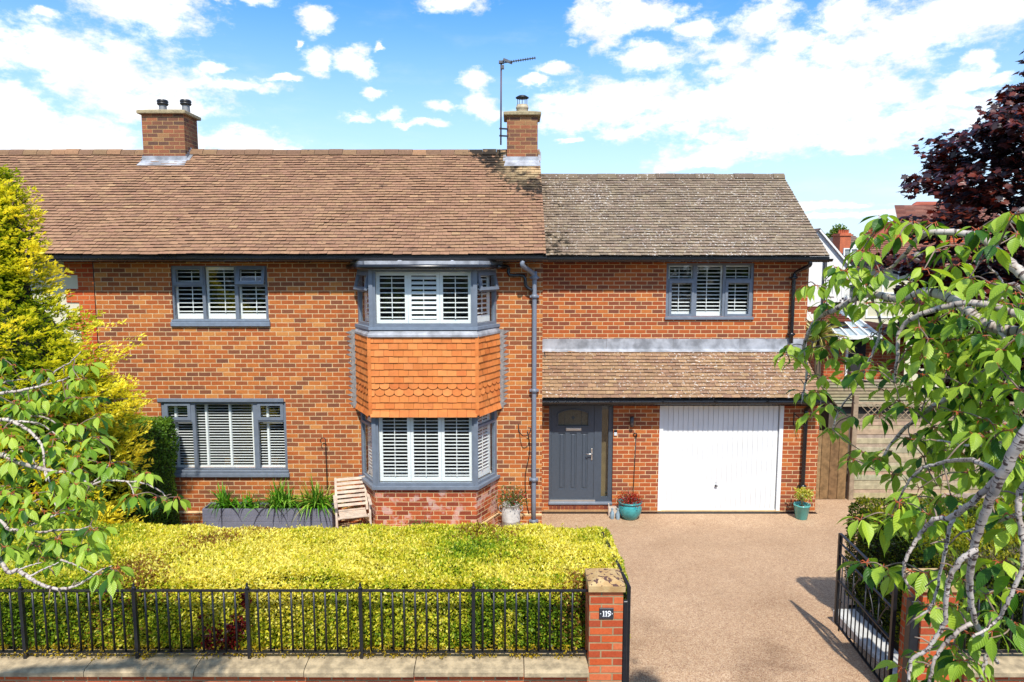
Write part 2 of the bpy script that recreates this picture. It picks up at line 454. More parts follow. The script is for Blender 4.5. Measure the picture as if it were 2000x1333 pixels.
# ------------------------------------------------------------------ the setting
def gz(Y):
    """ground level: street at +0.55 m, falling to the house"""
    return lerp(.55, 0., min(1., max(0., (Y-6.9)/(12.4-6.9))))
def sheet(name, x0, x1, ys, zf, mat, nx=1):
    mb = MB()
    for i in range(len(ys)-1):
        for k in range(nx):
            a, b = lerp(x0, x1, k/nx), lerp(x0, x1, (k+1)/nx)
            mb.add([(a, ys[i], zf(ys[i])), (b, ys[i], zf(ys[i])), (b, ys[i+1], zf(ys[i+1])), (a, ys[i+1], zf(ys[i+1]))], [(0, 1, 2, 3)])
    return tag(mb.build(name, mat), kind='structure')

def grain_mat(name, cols, scale, rough=.9, patch=None, bumpk=.5):
    m, nt, b = new_mat(name)
    p = geopos(nt)
    vo = nd(nt, 'ShaderNodeTexVoronoi'); nt.links.new(p, vo.inputs['Vector']); vo.inputs['Scale'].default_value = scale
    sx = nd(nt, 'ShaderNodeSeparateColor'); nt.links.new(vo.outputs['Color'], sx.inputs[0])
    c = ramp(nt, sx.outputs[0], cols)
    if patch:
        sp = nd(nt, 'ShaderNodeSeparateXYZ'); nt.links.new(p, sp.inputs[0])
        near = smooth(nt, sp.outputs[1], 9.6, 6.6)
        st = math_(nt, 'MULTIPLY', smooth(nt, noise(nt, p, 1.1, 4, .55), .42, .68), math_(nt, 'MULTIPLY_ADD', near, .75, .18))
        c = mixc(nt, math_(nt, 'MULTIPLY', st, .85), c, mixc(nt, 1., c, (.5, .45, .42), 'MULTIPLY'))
    big = noise(nt, p, .9, 5, .6)
    c = mixc(nt, smooth(nt, big, .3, .7, 0., .55), c, mixc(nt, 1., c, (.8, .76, .72), 'MULTIPLY'))
    c = mixc(nt, smooth(nt, noise(nt, p, 14., 3), .35, .7, 0., .4), c, mixc(nt, 1., c, (.74, .72, .7), 'MULTIPLY'))
    nt.links.new(c, b.inputs['Base Color']); b.inputs['Roughness'].default_value = rough
    b.inputs['Specular IOR Level'].default_value = .3
    bump(nt, b, vo.outputs['Distance'], bumpk, .01)
    return m
M_resin = grain_mat('resin_bound_gravel', [(0., B(168, 130, 104)), (.3, B(202, 164, 130)), (.65, B(222, 186, 146)), (1., B(236, 206, 172))], 105., patch=True, bumpk=.3)
M_gravel = grain_mat('loose_gravel', [(0., B(150, 120, 90)), (.4, B(206, 172, 130)), (.8, B(236, 206, 164)), (1., B(250, 235, 210))], 34., bumpk=.9)
M_asphalt = grain_mat('asphalt', [(0., (.035,)*3), (.6, (.055,)*3), (1., (.1,)*3)], 110.)
M_paving = grain_mat('pavement_slab', [(0., (.16, .155, .15)), (1., (.26, .25, .24))], 60.)
M_soil = plain('garden_soil', (.06, .05, .03), .95, var=.4, vscale=5, bumpk=.6)
M_kerb = plain('concrete_kerb', (.32, .32, .31), .85, var=.12, vscale=12, bumpk=.3)

gl = lambda Y: (gz(Y)-.02 if Y > 2 else .38)
sheet('ground', -400, 400, [-300, 1.99, 2.01, 6.9, 12.4, 900], gl, M_soil)
sheet('road', -60, 60, [-6, 1.75], lambda Y: .43, M_asphalt)
sheet('pavement', -60, 60, [1.9, 6.16], lambda Y: .56, M_paving)
kb = MB(); kb.box(-60, 60, 1.75, 1.897, .40, .564); tag(kb.build('kerb', M_kerb), kind='structure')
dm = MB()
def quadstrip(mb, pts, dz):
    for (xa, xb, y0), (xc, xd, y1) in zip(pts[:-1], pts[1:]):
        mb.add([(xa, y0, gz(y0)+dz), (xb, y0, gz(y0)+dz), (xd, y1, gz(y1)+dz), (xc, y1, gz(y1)+dz)], [(0, 1, 2, 3)])
quadstrip(dm, [(1.06, 3.95, 6.16), (1.06, 4.05, 6.9), (1.06, 4.1, 7.4), (1.06, 4.15, 8.05), (.30, 4.25, 8.15), (.30, 4.5, 8.7), (.30, 9.2, 8.8), (.30, 9.2, 12.4), (.56, 9.2, 12.5), (.56, 9.2, 19)], .012)
tag(dm.build('driveway', M_resin), kind='structure')
gm = MB(); gm.add([(-9, 7.9, .4), (.30, 7.9, .4), (.30, 9.5, .2), (-9, 9.5, .2), (.30, 12.55, .07), (-9, 12.55, .07)], [(0, 1, 2, 3), (3, 2, 4, 5)])
tag(gm.build('gravel_bed', M_gravel), kind='structure')

# ------------------------------------------------------------------ tiled slopes
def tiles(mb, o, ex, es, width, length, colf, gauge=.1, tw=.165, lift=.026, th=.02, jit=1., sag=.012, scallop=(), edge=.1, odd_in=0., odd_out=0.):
    o, ex, es = Vector(o), Vector(ex).normalized(), Vector(es).normalized(); n = ex.cross(es)
    rows = int(math.ceil(length/gauge))
    under = [o+n*-.012, o+ex*width+n*-.012, o+ex*width+es*length+n*-.012, o+es*length+n*-.012]
    mb.add(under, [(0, 1, 2, 3)], (.012, .01, .008))
    for r in range(rows):
        s0 = r*gauge; s1 = min(s0+gauge+.012, length+.01)
        x = -(tw/2 if r % 2 else 0); lo_ = odd_in if r % 2 else 0.; hi_ = width+(odd_out if r % 2 else 0.)
        rowj = random.uniform(-.004, .004)*jit
        while x < hi_-1e-4:
            a, b = max(lo_, x)+.002, min(hi_, x+tw)-.002; x += tw
            if b-a < .012: continue
            sg = vnoise((o+ex*a+es*s0), 1.1)*sag
            l0 = lift+sg+random.uniform(-.004, .006)*jit; l1 = .007+sg*1.
            ds = rowj+random.uniform(-.005, .005)*jit
            tw1 = random.uniform(-.003, .003)*jit
            c = colf(a+tw/2, s0)
            if r in scallop:
                k = 7; lo = []
                m = (a+b)/2; hw = (b-a)/2
                for i in range(k+1):
                    t = pi*i/k; lo.append((m-hw*cos(t), s0+ds+hw*.62*(1-sin(t))))
                top = [(b, s1), (a, s1)]
                vs = [o+ex*px+es*ps+n*lerp(l0, l1, (ps-s0)/gauge) for px, ps in lo+top]
                bs = [o+ex*px+es*ps+n*(l0-th) for px, ps in lo]
                mb.add(vs+bs, [tuple(range(len(vs)))]+[(len(vs)+i, len(vs)+i+1, i+1, i) for i in range(k)], c)
                continue
            vs = [o+ex*a+es*(s0+ds)+n*(l0-tw1), o+ex*b+es*(s0+ds)+n*(l0+tw1), o+ex*b+es*s1+n*l1, o+ex*a+es*s1+n*l1]
            vs += [vs[0]-n*th, vs[1]-n*th, vs[3]-n*th*.5, vs[2]-n*th*.5]
            mb.add(vs, [(0, 1, 2, 3)], c); mb.add(vs, [(4, 5, 1, 0), (4, 0, 3, 6), (1, 5, 7, 2)], tuple(q*edge for q in c))  # edge faces coloured darker, painting in shadow and dirt lines between courses
def pick(cols, w=None):
    def f(*_):
        c = random.choices(cols, w)[0]; k = random.uniform(.92, 1.08)
        return (c[0]*k, c[1]*k*random.uniform(.97, 1.03), c[2]*k)
    return f
def ridge_caps(mb, x0, x1, y, z, colf, r=.115, pitch=radians(36), L=.3):
    x = x0
    while x < x1-.02:
        a, b = x+.004, min(x1, x+L)-.004; x += L
        dz = random.uniform(-.008, .008)
        prof = [(-r*1.05, -.095), (-r*.75, -.02), (-r*.3, .025), (r*.3, .025), (r*.75, -.02), (r*1.05, -.095)]
        mb.xprism([(y+p, z+q+dz) for p, q in prof], a, b, colf())
    mb.xprism([(y-r*.95, z-.1), (y-r*.6, z-.035), (y+r*.6, z-.035), (y+r*.95, z-.1)], x0+.001, x1-.001, (.2, .16, .11))

# ------------------------------------------------------------------ windows
def shutter(mb, x0, x1, z0, z1, y, pitch=.064, ang=20, st=.05, top=.06, bot=.1, lw=.06, rod=True, rodx=None):
    d = .028
    mb.box(x0, x0+st, y, y+d, z0, z1); mb.box(x1-st, x1, y, y+d, z0, z1)
    mb.box(x0+st, x1-st, y, y+d, z0, z0+bot); mb.box(x0+st, x1-st, y, y+d, z1-top, z1)
    h = z1-top-z0-bot; n = max(2, int(round(h/pitch)))
    a = radians(ang)
    for i in range(n):
        z = z0+bot+(i+.5)*h/n; yc = y+d/2
        cy, cz = cos(a)*lw/2, sin(a)*lw/2; t = .005
        mb.xprism([(yc-cy, z-cz-t), (yc+cy, z+cz-t), (yc+cy, z+cz+t), (yc-cy, z-cz+t)], x0+st+.002, x1-st-.002)
    if rod:
        rx = rodx if rodx is not None else (x0+x1)/2
        mb.box(rx-.006, rx+.006, y-.03, y-.018, z0+bot+.02, z1-top-.02)
def window(parent, o, ex, w, h, cells, shutters, y=.03, sill=None, sillmat=None, reveal=True, bars=.0, frame_name='window', room=True, kw=None, blind=None, head=None):
    """cells (x0,x1,z0,z1,sash,open_deg); everything in the panel's own frame"""
    M = frameM(o, ex)
    mb = MB(M); mb.panel(0, w, 0, h, [c[:4] for c in cells], y, y+.07)
    fr = mb.build(frame_name, M_grey, parent)
    pn = MB(M)
    for (x0, x1, z0, z1, sash, op) in cells:
        if sash:
            s = MB(M @ Matrix.Translation((0, y-.012, z1)) @ Matrix.Rotation(radians(-op), 4, 'X'))
            e, b = .016, .05
            s.panel(x0-e, x1+e, -(z1-z0)-e, e, [(x0+b-.01, x1-b+.01, -(z1-z0)+b-.01, -b+.01)], -.016 if op else -.006, .03)
            s.build('casement', M_grey, fr)
            pn.M = s.M; pn.box(x0+b-.014, x1-b+.014, .008, .014, -(z1-z0)+b-.014, -b+.014)
        else:
            pn.M = M; pn.box(x0-.004, x1+.004, y+.03, y+.036, z0-.004, z1+.004)
    pn.build('pane', M_glass, fr)
    for sh in shutters:
        s = MB(M); shutter(s, *sh[0], y+.11, **{**(kw or {}), **sh[1]}); s.build('shutter', M_shut, fr)
    if sill:
        for (a, b, y0, y1, z0, z1) in sill:
            s = MB(M); s.bevbox(a, b, y0, y1, z0, z1, .008); s.build('sill', sillmat or M_grey2, fr)
    if head:
        s = MB(M); s.bevbox(*head, .006); s.build('lintel_board', M_grey, fr)
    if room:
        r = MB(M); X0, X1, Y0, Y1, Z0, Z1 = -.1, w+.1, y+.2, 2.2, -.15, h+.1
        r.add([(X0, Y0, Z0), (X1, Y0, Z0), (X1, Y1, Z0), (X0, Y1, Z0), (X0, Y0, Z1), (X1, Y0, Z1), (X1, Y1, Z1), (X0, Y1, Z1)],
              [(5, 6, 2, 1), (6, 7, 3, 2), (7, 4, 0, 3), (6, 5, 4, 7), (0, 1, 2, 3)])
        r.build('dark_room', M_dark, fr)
    return fr

# ------------------------------------------------------------------ THE HOUSE
DM, DE, DG = 12.46, 14.0, 13.2         # main front, extension front, garage front
XB, XE = .56, 6.06                     # main right corner, extension right corner
XN = PX(185, 560, DM)                  # joint with the neighbour
house = thing('brick_house', (0, DM, 0), 'orange brick semi-detached house with grey windows, hung-tile bay and white garage', 'house')
ZS, ZSE = 4.98, 4.98
def rect(x0, x1, y0, y1, D, ym=None):
    ym = ym or (y0+y1)/2
    return PX(x0, ym, D), PX(x1, ym, D), PZ(y1, D), PZ(y0, D)

# front wall of the main part
WU = rect(335, 523, 520, 625, DM)
WL = rect(317, 560, 785.5, 918, DM)
BX0, BX1 = -2.83, -.27
mb = MB()
mb.panel(XN, XB, 0, ZS, [WU, WL, (BX0+.04, BX1-.04, .9, 2.4), (BX0+.04, BX1-.04, 3.75, 4.86)], DM, DM+.22)
mb.add([(XB, DM+.22, 0), (XB, 19, 0), (XB, 19, 5.4), (XB, DM+.22, 5.4)], [(0, 1, 2, 3)])
mb.add([(XB, 12.5, 5.0), (XB, 17.7, 5.0), (XB, 15.1, 7.2)], [(0, 1, 2)])
mb.build('wall', M_brick, house)
pl = MB()
pl.box(XN, BX0-.02, DM-.028, DM+.05, -.1, .26); plo = pl.build('plinth', M_brick, house)
pl = MB(); pl.box(BX1+.03, XB+.001, DM-.028, DM+.05, -.1, .22); pl.build('plinth', M_brick, house)

M_pm = plain('plinth_mortar', B(232, 200, 150), .9, var=.12)
for a, b, z in ((XN, BX0-.03, .26), (BX1+.04, XB, .22)):
    pc = MB(); pc.xprism([(DM-.034, z), (DM+.001, z), (DM+.001, z+.028), (DM-.034, z+.012)], a, b)
    pc.build('plinth_weathering', M_pm, plo)


def win_from_px(outer, cells_px, D, y=.03):
    X0, X1, Z0, Z1 = outer; out = []
    for (a, b, c, d, s, op) in cells_px:
        x0, x1, z0, z1 = rect(a, b, c, d, D+y)
        out.append((x0-X0, x1-X0, z0-Z0, z1-Z0, s, op))
    return out
# upper left window, three lights, right top-light open
cells = win_from_px(WU, [(339.5, 395, 523, 556, True, 0), (341, 396, 561, 624, False, 0), (401, 458.5, 522, 624, False, 0), (465.5, 517, 523, 556, True, 17), (466, 519, 561, 624, False, 0)], DM)
w, h = WU[1]-WU[0], WU[3]-WU[2]
cx = [c for c in cells]
sk = dict(pitch=.0775, ang=8, lw=.062)
window(house, (WU[0], DM, WU[2]), (1, 0, 0), w, h, cells,
       [((cx[1][0]-.03, cx[1][1]+.03, .0, h-.02), dict(rodx=lerp(cx[1][0], cx[1][1], .58))), ((cx[2][0]-.03, cx[2][1]+.03, .0, h-.02), dict(rodx=lerp(cx[2][0], cx[2][1], .6))), ((cx[4][0]-.03, cx[4][1]+.03, .0, h-.02), dict(rodx=lerp(cx[4][0], cx[4][1], .6)))],
       sill=[(-.02, w+.02, -.035, .12, -.036, .0), (-.03, w+.03, -.05, .12, -.125, -.038)], kw=sk)
# lower left window with venetian blind
cells = win_from_px(WL, [(324, 371, 789, 820, True, 0), (326, 378, 825, 916, False, 0), (383, 496, 790, 916, False, 0), (505, 552, 789, 820, True, 0), (506, 556, 825, 916, False, 0)], DM)
w, h = WL[1]-WL[0], WL[3]-WL[2]
wl = window(house, (WL[0], DM, WL[2]), (1, 0, 0), w, h, cells, [],
       sill=[(-.02, w+.02, -.035, .12, -.06, .0), (-.03, w+.035, -.06, .12, -.135, -.062)],
       sillmat=M_grey, head=(-.05, w-.03, -.025, .03, h-.005, h+.062))
bl = MB(frameM((WL[0], DM, WL[2]), (1, 0, 0)))
n = 25
for x0, x1 in ((cells[1][0]-.03, cells[1][1]+.02), (cells[2][0]-.03, cells[2][1]+.03), (cells[4][0]-.02, cells[4][1]+.03)):
    for i in range(n):
        z = .03+i*(h-.07)/(n-1)
        bl.xprism([(.160, z-.003), (.198, z), (.198, z+.004), (.160, z+.001)], x0, x1)
    bl.box(x0, x1, .15, .205, .0, .022); bl.box(x0, x1, .15, .205, h-.05, h)
    wdt = x1-x0
    for t in ((.3,) if wdt < .7 else (.16, .55, .93)):
        xx = x0+wdt*t; bl.box(xx-.02, xx+.02, .148, .151, .02, h-.02); bl.box(xx-.016, xx+.016, .204, .207, .02, h-.02)
bl.build('venetian_blind', M_shut, wl)
# three tan blocks standing inside on the window board
for i, (x0, x1) in enumerate(((361, 381), (440, 466), (524, 546))):
    a, b = PX(x0, 905, DM+.45), PX(x1, 905, DM+.45); z = PZ(916, DM+.45)
    tb = MB(); tb.bevbox(a, b, DM+.4, DM+.5, WL[2]-.06, z+.21, .008, B(214, 160, 92, .9))
    o = tb.build('wooden_block', M_bar)
    tag(o, ['leftmost tan wooden block behind the blind of the lower window', 'middle tan wooden block behind the blind, in the wide pane', 'rightmost tan wooden block behind the blind of the lower window'][i], 'wooden block', 'tan blocks behind the venetian blind')

# ---- the bay
FY = 11.8
FL, FR = -2.44, -.635
Z_s1, Z_f1 = PZ(956, FY), PZ(807, FY)
bay = MB()
base = [(BX0, DM+.1), (BX0, DM), (FL, FY), (FR, FY), (BX1, DM), (BX1, DM+.1)]
bay.prism(base, -.1, Z_s1-.001)
bo = bay.build('bay_window', M_brickbay, house)
out = [(BX0-.03, DM), (FL-.02, FY-.03), (FR+.02, FY-.03), (BX1+.03, DM)]
pb = MB(); pb.prism(out, -.1, .24); pb.build('bay_plinth', M_brickbay, bo)
pb = MB(); pb.prism([(BX0-.035, DM), (FL-.022, FY-.036), (FR+.022, FY-.036), (BX1+.035, DM)], .24, .262); pb.build('plinth_weathering', bpy.data.materials['plinth_mortar'], bo)
segs = [((BX0, DM), (FL, FY)), ((FL, FY), (FR, FY)), ((FR, FY), (BX1, DM))]
def bay_lights(z0, z1, upper):
    H = z1-z0
    for i, (a, b) in enumerate(segs):
        ex = (b[0]-a[0], b[1]-a[1], 0); w = sqrt(ex[0]**2+ex[1]**2)
        if i == 1:
            c = [(.075, w-.075, .05, H-.035, False, 0)]
            ws = (w-.15)/3
            sh = [((.075+k*ws+.002, .075+(k+1)*ws-.002, .05, H-.03), dict(ang=(42 if (upper and k == 1) else (5 if upper else 0)))) for k in range(3)]
            kw = dict(pitch=.083 if upper else .062, lw=.058 if upper else .042, st=.055, top=.07, bot=.075)
            if upper: kw['bot'] = .06
        else:
            tz = H*.60 if upper else H*.76
            op = 14 if upper else 0
            c = [(.09, w-.09, tz+.045, H-.06, upper, op), (.07, w-.07, .05, tz, False, 0)]
            sh = [((.06, w-.06, .05, H-.03), dict(ang=12))]
            kw = dict(pitch=.083 if upper else .062, lw=.06 if upper else .05, st=.07, top=.1, bot=.12)
        window(bo, (a[0], a[1], z0), ex, w, H, c, sh, y=.012, kw=kw, room=False, frame_name='window_frame')
    # corner posts
    for (x, y) in ((FL, FY), (FR, FY)):
        pm = MB(); pm.prism([(x-.036, y-.014), (x+.036, y-.014), (x+.03, y+.05), (x-.03, y+.05)], z0, z1)
        pm.build('corner_post', M_grey, bo)
    s = MB(); pr = .055
    s.prism([(BX0-.05, DM-.001), (FL-.04, FY-pr), (FR+.04, FY-pr), (BX1+.05, DM-.001)], z0-.055, z0-.002)
    s.build('sill', M_grey2 if upper else M_grey, bo)
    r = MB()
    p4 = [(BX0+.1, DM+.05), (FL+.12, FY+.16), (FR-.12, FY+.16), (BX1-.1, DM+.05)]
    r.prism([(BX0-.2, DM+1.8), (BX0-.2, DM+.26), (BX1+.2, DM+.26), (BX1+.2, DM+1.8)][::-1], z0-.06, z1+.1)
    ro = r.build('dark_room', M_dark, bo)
    f = MB(); f.prism([(BX0+.06, DM+.25), (BX0+.06, DM), (FL+.05, FY+.1), (FR-.05, FY+.1), (BX1-.06, DM), (BX1-.06, DM+.25)], z0-.01, z0+.012)
    f.build('window_board', M_white, bo)
    f = MB(); f.prism([(BX0+.02, DM+.25), (BX0+.02, DM), (FL+.02, FY+.02), (FR-.02, FY+.02), (BX1-.02, DM), (BX1-.02, DM+.25)], z1+.001, z1+.02)
    f.build('ceiling_board', M_white, bo)
bay_lights(Z_s1+.055, Z_f1+.02, False)
Z_u0, Z_u1 = PZ(639, FY), PZ(528, FY)
bay_lights(Z_u0, Z_u1, True)
# hung tiles: lower edge kicked out
zt0, zt1 = Z_f1-.03, PZ(657, FY-.05)
tm = MB(); orange = pick([B(240, 142, 72), B(234, 136, 66), B(244, 150, 80), B(228, 128, 62)], [5, 3, 3, .7])
po = .075
offs = [(BX0-.035, DM), (FL-.03, FY-po), (FR+.03, FY-po), (BX1+.035, DM)]
for i in range(3):
    a, b = offs[i], offs[i+1]
    ex = Vector((b[0]-a[0], b[1]-a[1], 0)); w = ex.length; ex.normalize(); nn = Vector((ex.y, -ex.x, 0))
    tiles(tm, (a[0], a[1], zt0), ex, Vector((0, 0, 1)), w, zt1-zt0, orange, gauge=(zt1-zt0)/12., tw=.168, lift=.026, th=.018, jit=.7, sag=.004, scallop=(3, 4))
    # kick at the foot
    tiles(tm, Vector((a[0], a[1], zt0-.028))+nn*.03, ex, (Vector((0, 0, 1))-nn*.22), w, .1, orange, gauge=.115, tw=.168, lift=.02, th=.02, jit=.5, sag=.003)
for (x, y) in offs[1:3]:
    for k in range(12):
        z = zt0+k*(zt1-zt0)/12.
        tm.prism([(x-.03, y-.031), (x+.03, y-.031), (x+.02, y+.02), (x-.02, y+.02)], z+.002, z+(zt1-zt0)/12., orange())
tm.build('tile_hanging', M_tilehung, bo)
sf = MB(); sf.prism([(offs[0][0]+.02, DM), (offs[1][0]+.02, offs[1][1]+.03), (offs[2][0]-.02, offs[2][1]+.03), (offs[3][0]-.02, DM)], Z_f1+.018, Z_f1+.03)
sf.build('soffit_board', M_black, bo); sf = MB(); sf.prism([(offs[0][0]+.02, DM), (offs[1][0]+.02, offs[1][1]+.03), (offs[2][0]-.02, offs[2][1]+.03), (offs[3][0]-.02, DM)], Z_u0-.09, Z_u0-.057)
sf.build('soffit_board', M_black, bo)
# lead apron over the tiles
la = MB()
inn = [(BX0-.02, DM), (FL-.015, FY-.02), (FR+.015, FY-.02), (BX1+.02, DM)]
ot = [(BX0-.06, DM), (FL-.045, FY-.125), (FR+.045, FY-.125), (BX1+.06, DM)]
zt = Z_u0-.056
for i in range(3):
    la.add([(*ot[i], zt1-.015), (*ot[i+1], zt1-.015), (*ot[i+1], zt1+.02), (*ot[i], zt1+.02), (*inn[i], zt), (*inn[i+1], zt)], [(0, 1, 2, 3), (3, 2, 5, 4)])
la.build('lead_apron', M_lead, bo)
# ragged stepped flashing each side of the hung tiles
for sx, s in ((BX0-.045, -1), (BX1+.045, 1)):
    fm = MB()
    fm.box(min(sx, sx+s*.07), max(sx, sx+s*.07), DM-.012, DM-.002, zt0-.02, zt1+.05)
    z = zt0+.02
    while z < zt1+.02:
        L = random.uniform(.06, .12)
        fm.xprism([(DM-.008, z), (DM-.002, z), (DM-.002, z+.001), (DM-.008, z+.001)], sx, sx+.001)
        q = sx+s*.07
        vs = [(q, DM-.009, z), (q, DM-.009, z+.075), (q+s*L, DM-.006, z+.055+random.uniform(-.02, .02)), (q, DM-.001, z), (q, DM-.001, z+.075)]
        fm.add(vs, [(0, 2, 1) if s > 0 else (0, 1, 2), (0, 3, 2), (1, 2, 4)])
        z += .083
    fm.build('stepped_flashing', M_mortar, bo)
# flat lead roof and its gutter
br = MB(); zr = PZ(519, FY-.1)
eo = [(BX0-.1, DM), (FL-.07, FY-.15), (FR+.07, FY-.15), (BX1+.1, DM)]
br.prism(eo, Z_u1+.022, Z_u1+.06); br.prism([(x*1., y+.02 if y < DM else y) for x, y in eo], Z_u1+.062, zr+.075)
br.build('bay_roof', M_lead, bo)
for x in (PX(778, 512, FY-.1), PX(882, 512, FY-.1)):
    r = MB(); r.tube([(x, FY-.1, zr+.055), (x, FY+.4, zr+.06)], .03, 8); r.build('lead_roll', M_lead, bo)
gt = MB()
gp = [(BX0-.14, DM-.03), (FL-.1, FY-.2), (FR+.1, FY-.2), (BX1+.14, DM-.03)]
gt.tube([(*p, Z_u1+.052) for p in gp], .042, 8, smooth=True)
gt.build('bay_gutter', M_black, bo)

# ---- roofs
def terracotta(x, s): return None
brown = pick([B(176, 135, 104), B(170, 129, 101), B(181, 140, 107), B(162, 124, 98), B(194, 154, 116)], [7, 6, 4, .8, .15])
EY, EZ = 12.08, 5.09
RY, RZ = 15.1, 7.32
up = Vector((0, RY-EY, RZ-EZ)); SL = up.length
rm = MB(); VX = .60
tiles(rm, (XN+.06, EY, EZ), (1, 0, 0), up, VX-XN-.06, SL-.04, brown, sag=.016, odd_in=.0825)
ridge_caps(rm, XN+.06, VX, RY, RZ+.045, pick([B(150, 118, 88), B(140, 108, 84), B(170, 130, 96)]))
rm.add([(XN, RY, RZ), (VX, RY, RZ), (VX, 2*RY-EY, EZ), (XN, 2*RY-EY, EZ)], [(0, 1, 2, 3)], (.2, .12, .08))
rm.xprism([(EY+.03, EZ-.03), (RY, RZ-.03), (RY, RZ-.012), (EY+.03, EZ-.006)], VX-.05, VX, (.45, .36, .26))
roof = rm.build('roof', M_tile, house)
grey = pick([B(156, 136, 114), B(150, 130, 110), B(162, 142, 118), B(140, 122, 104)], [4, 3, 3, 1])
E2Y, E2Z, R2Y, R2Z = 13.6, 5.09, 16.1, 6.94
up2 = Vector((0, R2Y-E2Y, R2Z-E2Z)); XV = PX(1620, 500, E2Y)
rm = MB()
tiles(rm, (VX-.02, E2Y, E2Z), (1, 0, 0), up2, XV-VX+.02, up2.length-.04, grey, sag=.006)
ridge_caps(rm, VX+.01, XV, R2Y, R2Z+.045, pick([B(136, 118, 98), B(124, 106, 90)]), L=.45)
rm.add([(VX, R2Y, R2Z), (XV, R2Y, R2Z), (XV, 2*R2Y-E2Y, E2Z), (VX, 2*R2Y-E2Y, E2Z)], [(0, 1, 2, 3)], (.2, .15, .1))
rm.build('extension_roof', M_tile2, house)
E3Y, E3Z, R3Y, R3Z = 12.82, 2.385, 13.99, 3.17
up3 = Vector((0, R3Y-E3Y, R3Z-E3Z)); XV3 = PX(1614, 778, E3Y)
rm = MB()
tan_ = pick([B(174, 138, 106), B(166, 130, 102), B(182, 146, 110), B(158, 124, 98)], [4, 3, 3, 1])
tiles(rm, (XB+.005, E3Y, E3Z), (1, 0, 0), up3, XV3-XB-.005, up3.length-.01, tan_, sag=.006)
lr = rm.build('porch_roof', M_tile3, house)
fl = MB()
for i in range(4):
    a, b = lerp(XB+.01, XE+.02, i/4), lerp(XB+.01, XE+.02, (i+1)/4)
    fl.box(a+.002, b-.002, DE-.012-.003*(i % 2), DE-.002, 3.19, 3.40+.006*(i % 2))
fl.add([(XB+.01, DE-.1, 3.142), (XE+.1, DE-.1, 3.142), (XE+.1, DE-.012, 3.195), (XB+.01, DE-.012, 3.195)], [(0, 1, 2, 3)])
fl.build('lead_flashing', M_lead, lr)

# ---- extension and garage walls
WX = rect(1301, 1472, 515, 619.5, DE)
mb = MB()
mb.panel(XB+.002, XE, 3.0, ZSE, [WX], DE, DE+.2)
mb.add([(XE, DE, 0), (XE, 18.6, 0), (XE, 18.6, 5.3), (XE, DE, 5.3)], [(0, 1, 2, 3)])
mb.add([(XE, DE-.1, 5.0), (XE, 18.3, 5.0), (XE, R2Y, R2Z-.05)], [(0, 1, 2)])
mb.build('extension_wall', M_brick2, house)
DR = rect(1072, 1197, 792, 990, DG); DR = (DR[0], DR[1], .19, 2.26)
GR = rect(1286.5, 1527, 792, 1004, DG); GR = (GR[0], GR[1], .015, 2.25)
mb = MB()
mb.panel(XB+.002, XE-.002, 0, 2.30, [DR, GR], DG, DG+.2)
mb.add([(XE-.002, DG, 0), (XE-.002, DE, 0), (XE-.002, DE, 3.1), (XE-.002, DG, 2.6)], [(0, 1, 2, 3)])
mb.build('garage_wall', M_brick2, house)
cells = win_from_px(WX, [(1306, 1354, 519.5, 545, False, 0), (1307.5, 1354, 550, 618, True, 0), (1361, 1411.5, 519.5, 618, False, 0), (1417.5, 1467, 519.5, 545, False, 0), (1417.5, 1466, 550, 618, True, 0)], DE)
w, h = WX[1]-WX[0], WX[3]-WX[2]
sk = dict(pitch=.079, ang=10, lw=.06)
window(house, (WX[0], DE, WX[2]), (1, 0, 0), w, h, cells,
       [((c[0]-.03, c[1]+.03, 0., h-.02), dict(rodx=lerp(c[0], c[1], .42))) for c in (cells[1], cells[2], cells[4])],
       sill=[(-.02, w+.01, -.045, .12, -.06, -.002)], sillmat=M_grey, kw=sk)

# ---- fascias, gutters, soffits
def eave(x0, x1, ey, ez, wall, zs, nm='gutter', brk=1.):
    g = MB(); r = .058; prof = [(ey-.035+r*cos(t), ez-.055+r*sin(t)) for t in [pi+i*pi/8 for i in range(9)]]
    prof2 = [(ey-.035+(r-.01)*cos(t), ez-.055+(r-.01)*sin(t)) for t in [2*pi-i*pi/8 for i in range(9)]]
    g.xprism(prof+prof2, x0, x1)
    x = x0+.3
    while x < x1:
        g.xprism([(ey-.035+(r+.006)*cos(t), ez-.052+(r+.006)*sin(t)) for t in [pi+i*pi/8 for i in range(9)]], x, x+.03); x += brk
    go = g.build(nm, M_black, house)
    f = MB(); f.box(x0, x1-.02, ey+.03, ey+.052, zs-.012, ez-.012); f.box(x0, x1-.02, ey+.053, wall+.06, zs, zs+.018)
    f.build('fascia', M_black, house)
eave(XN+.02, VX+.03, EY, EZ, DM, ZS)
eave(VX-.0+.035, XV+.04, E2Y, E2Z, DE, ZSE)
eave(XB+.006, XV3+.03, E3Y, E3Z, DG, 2.245, 'porch_gutter')

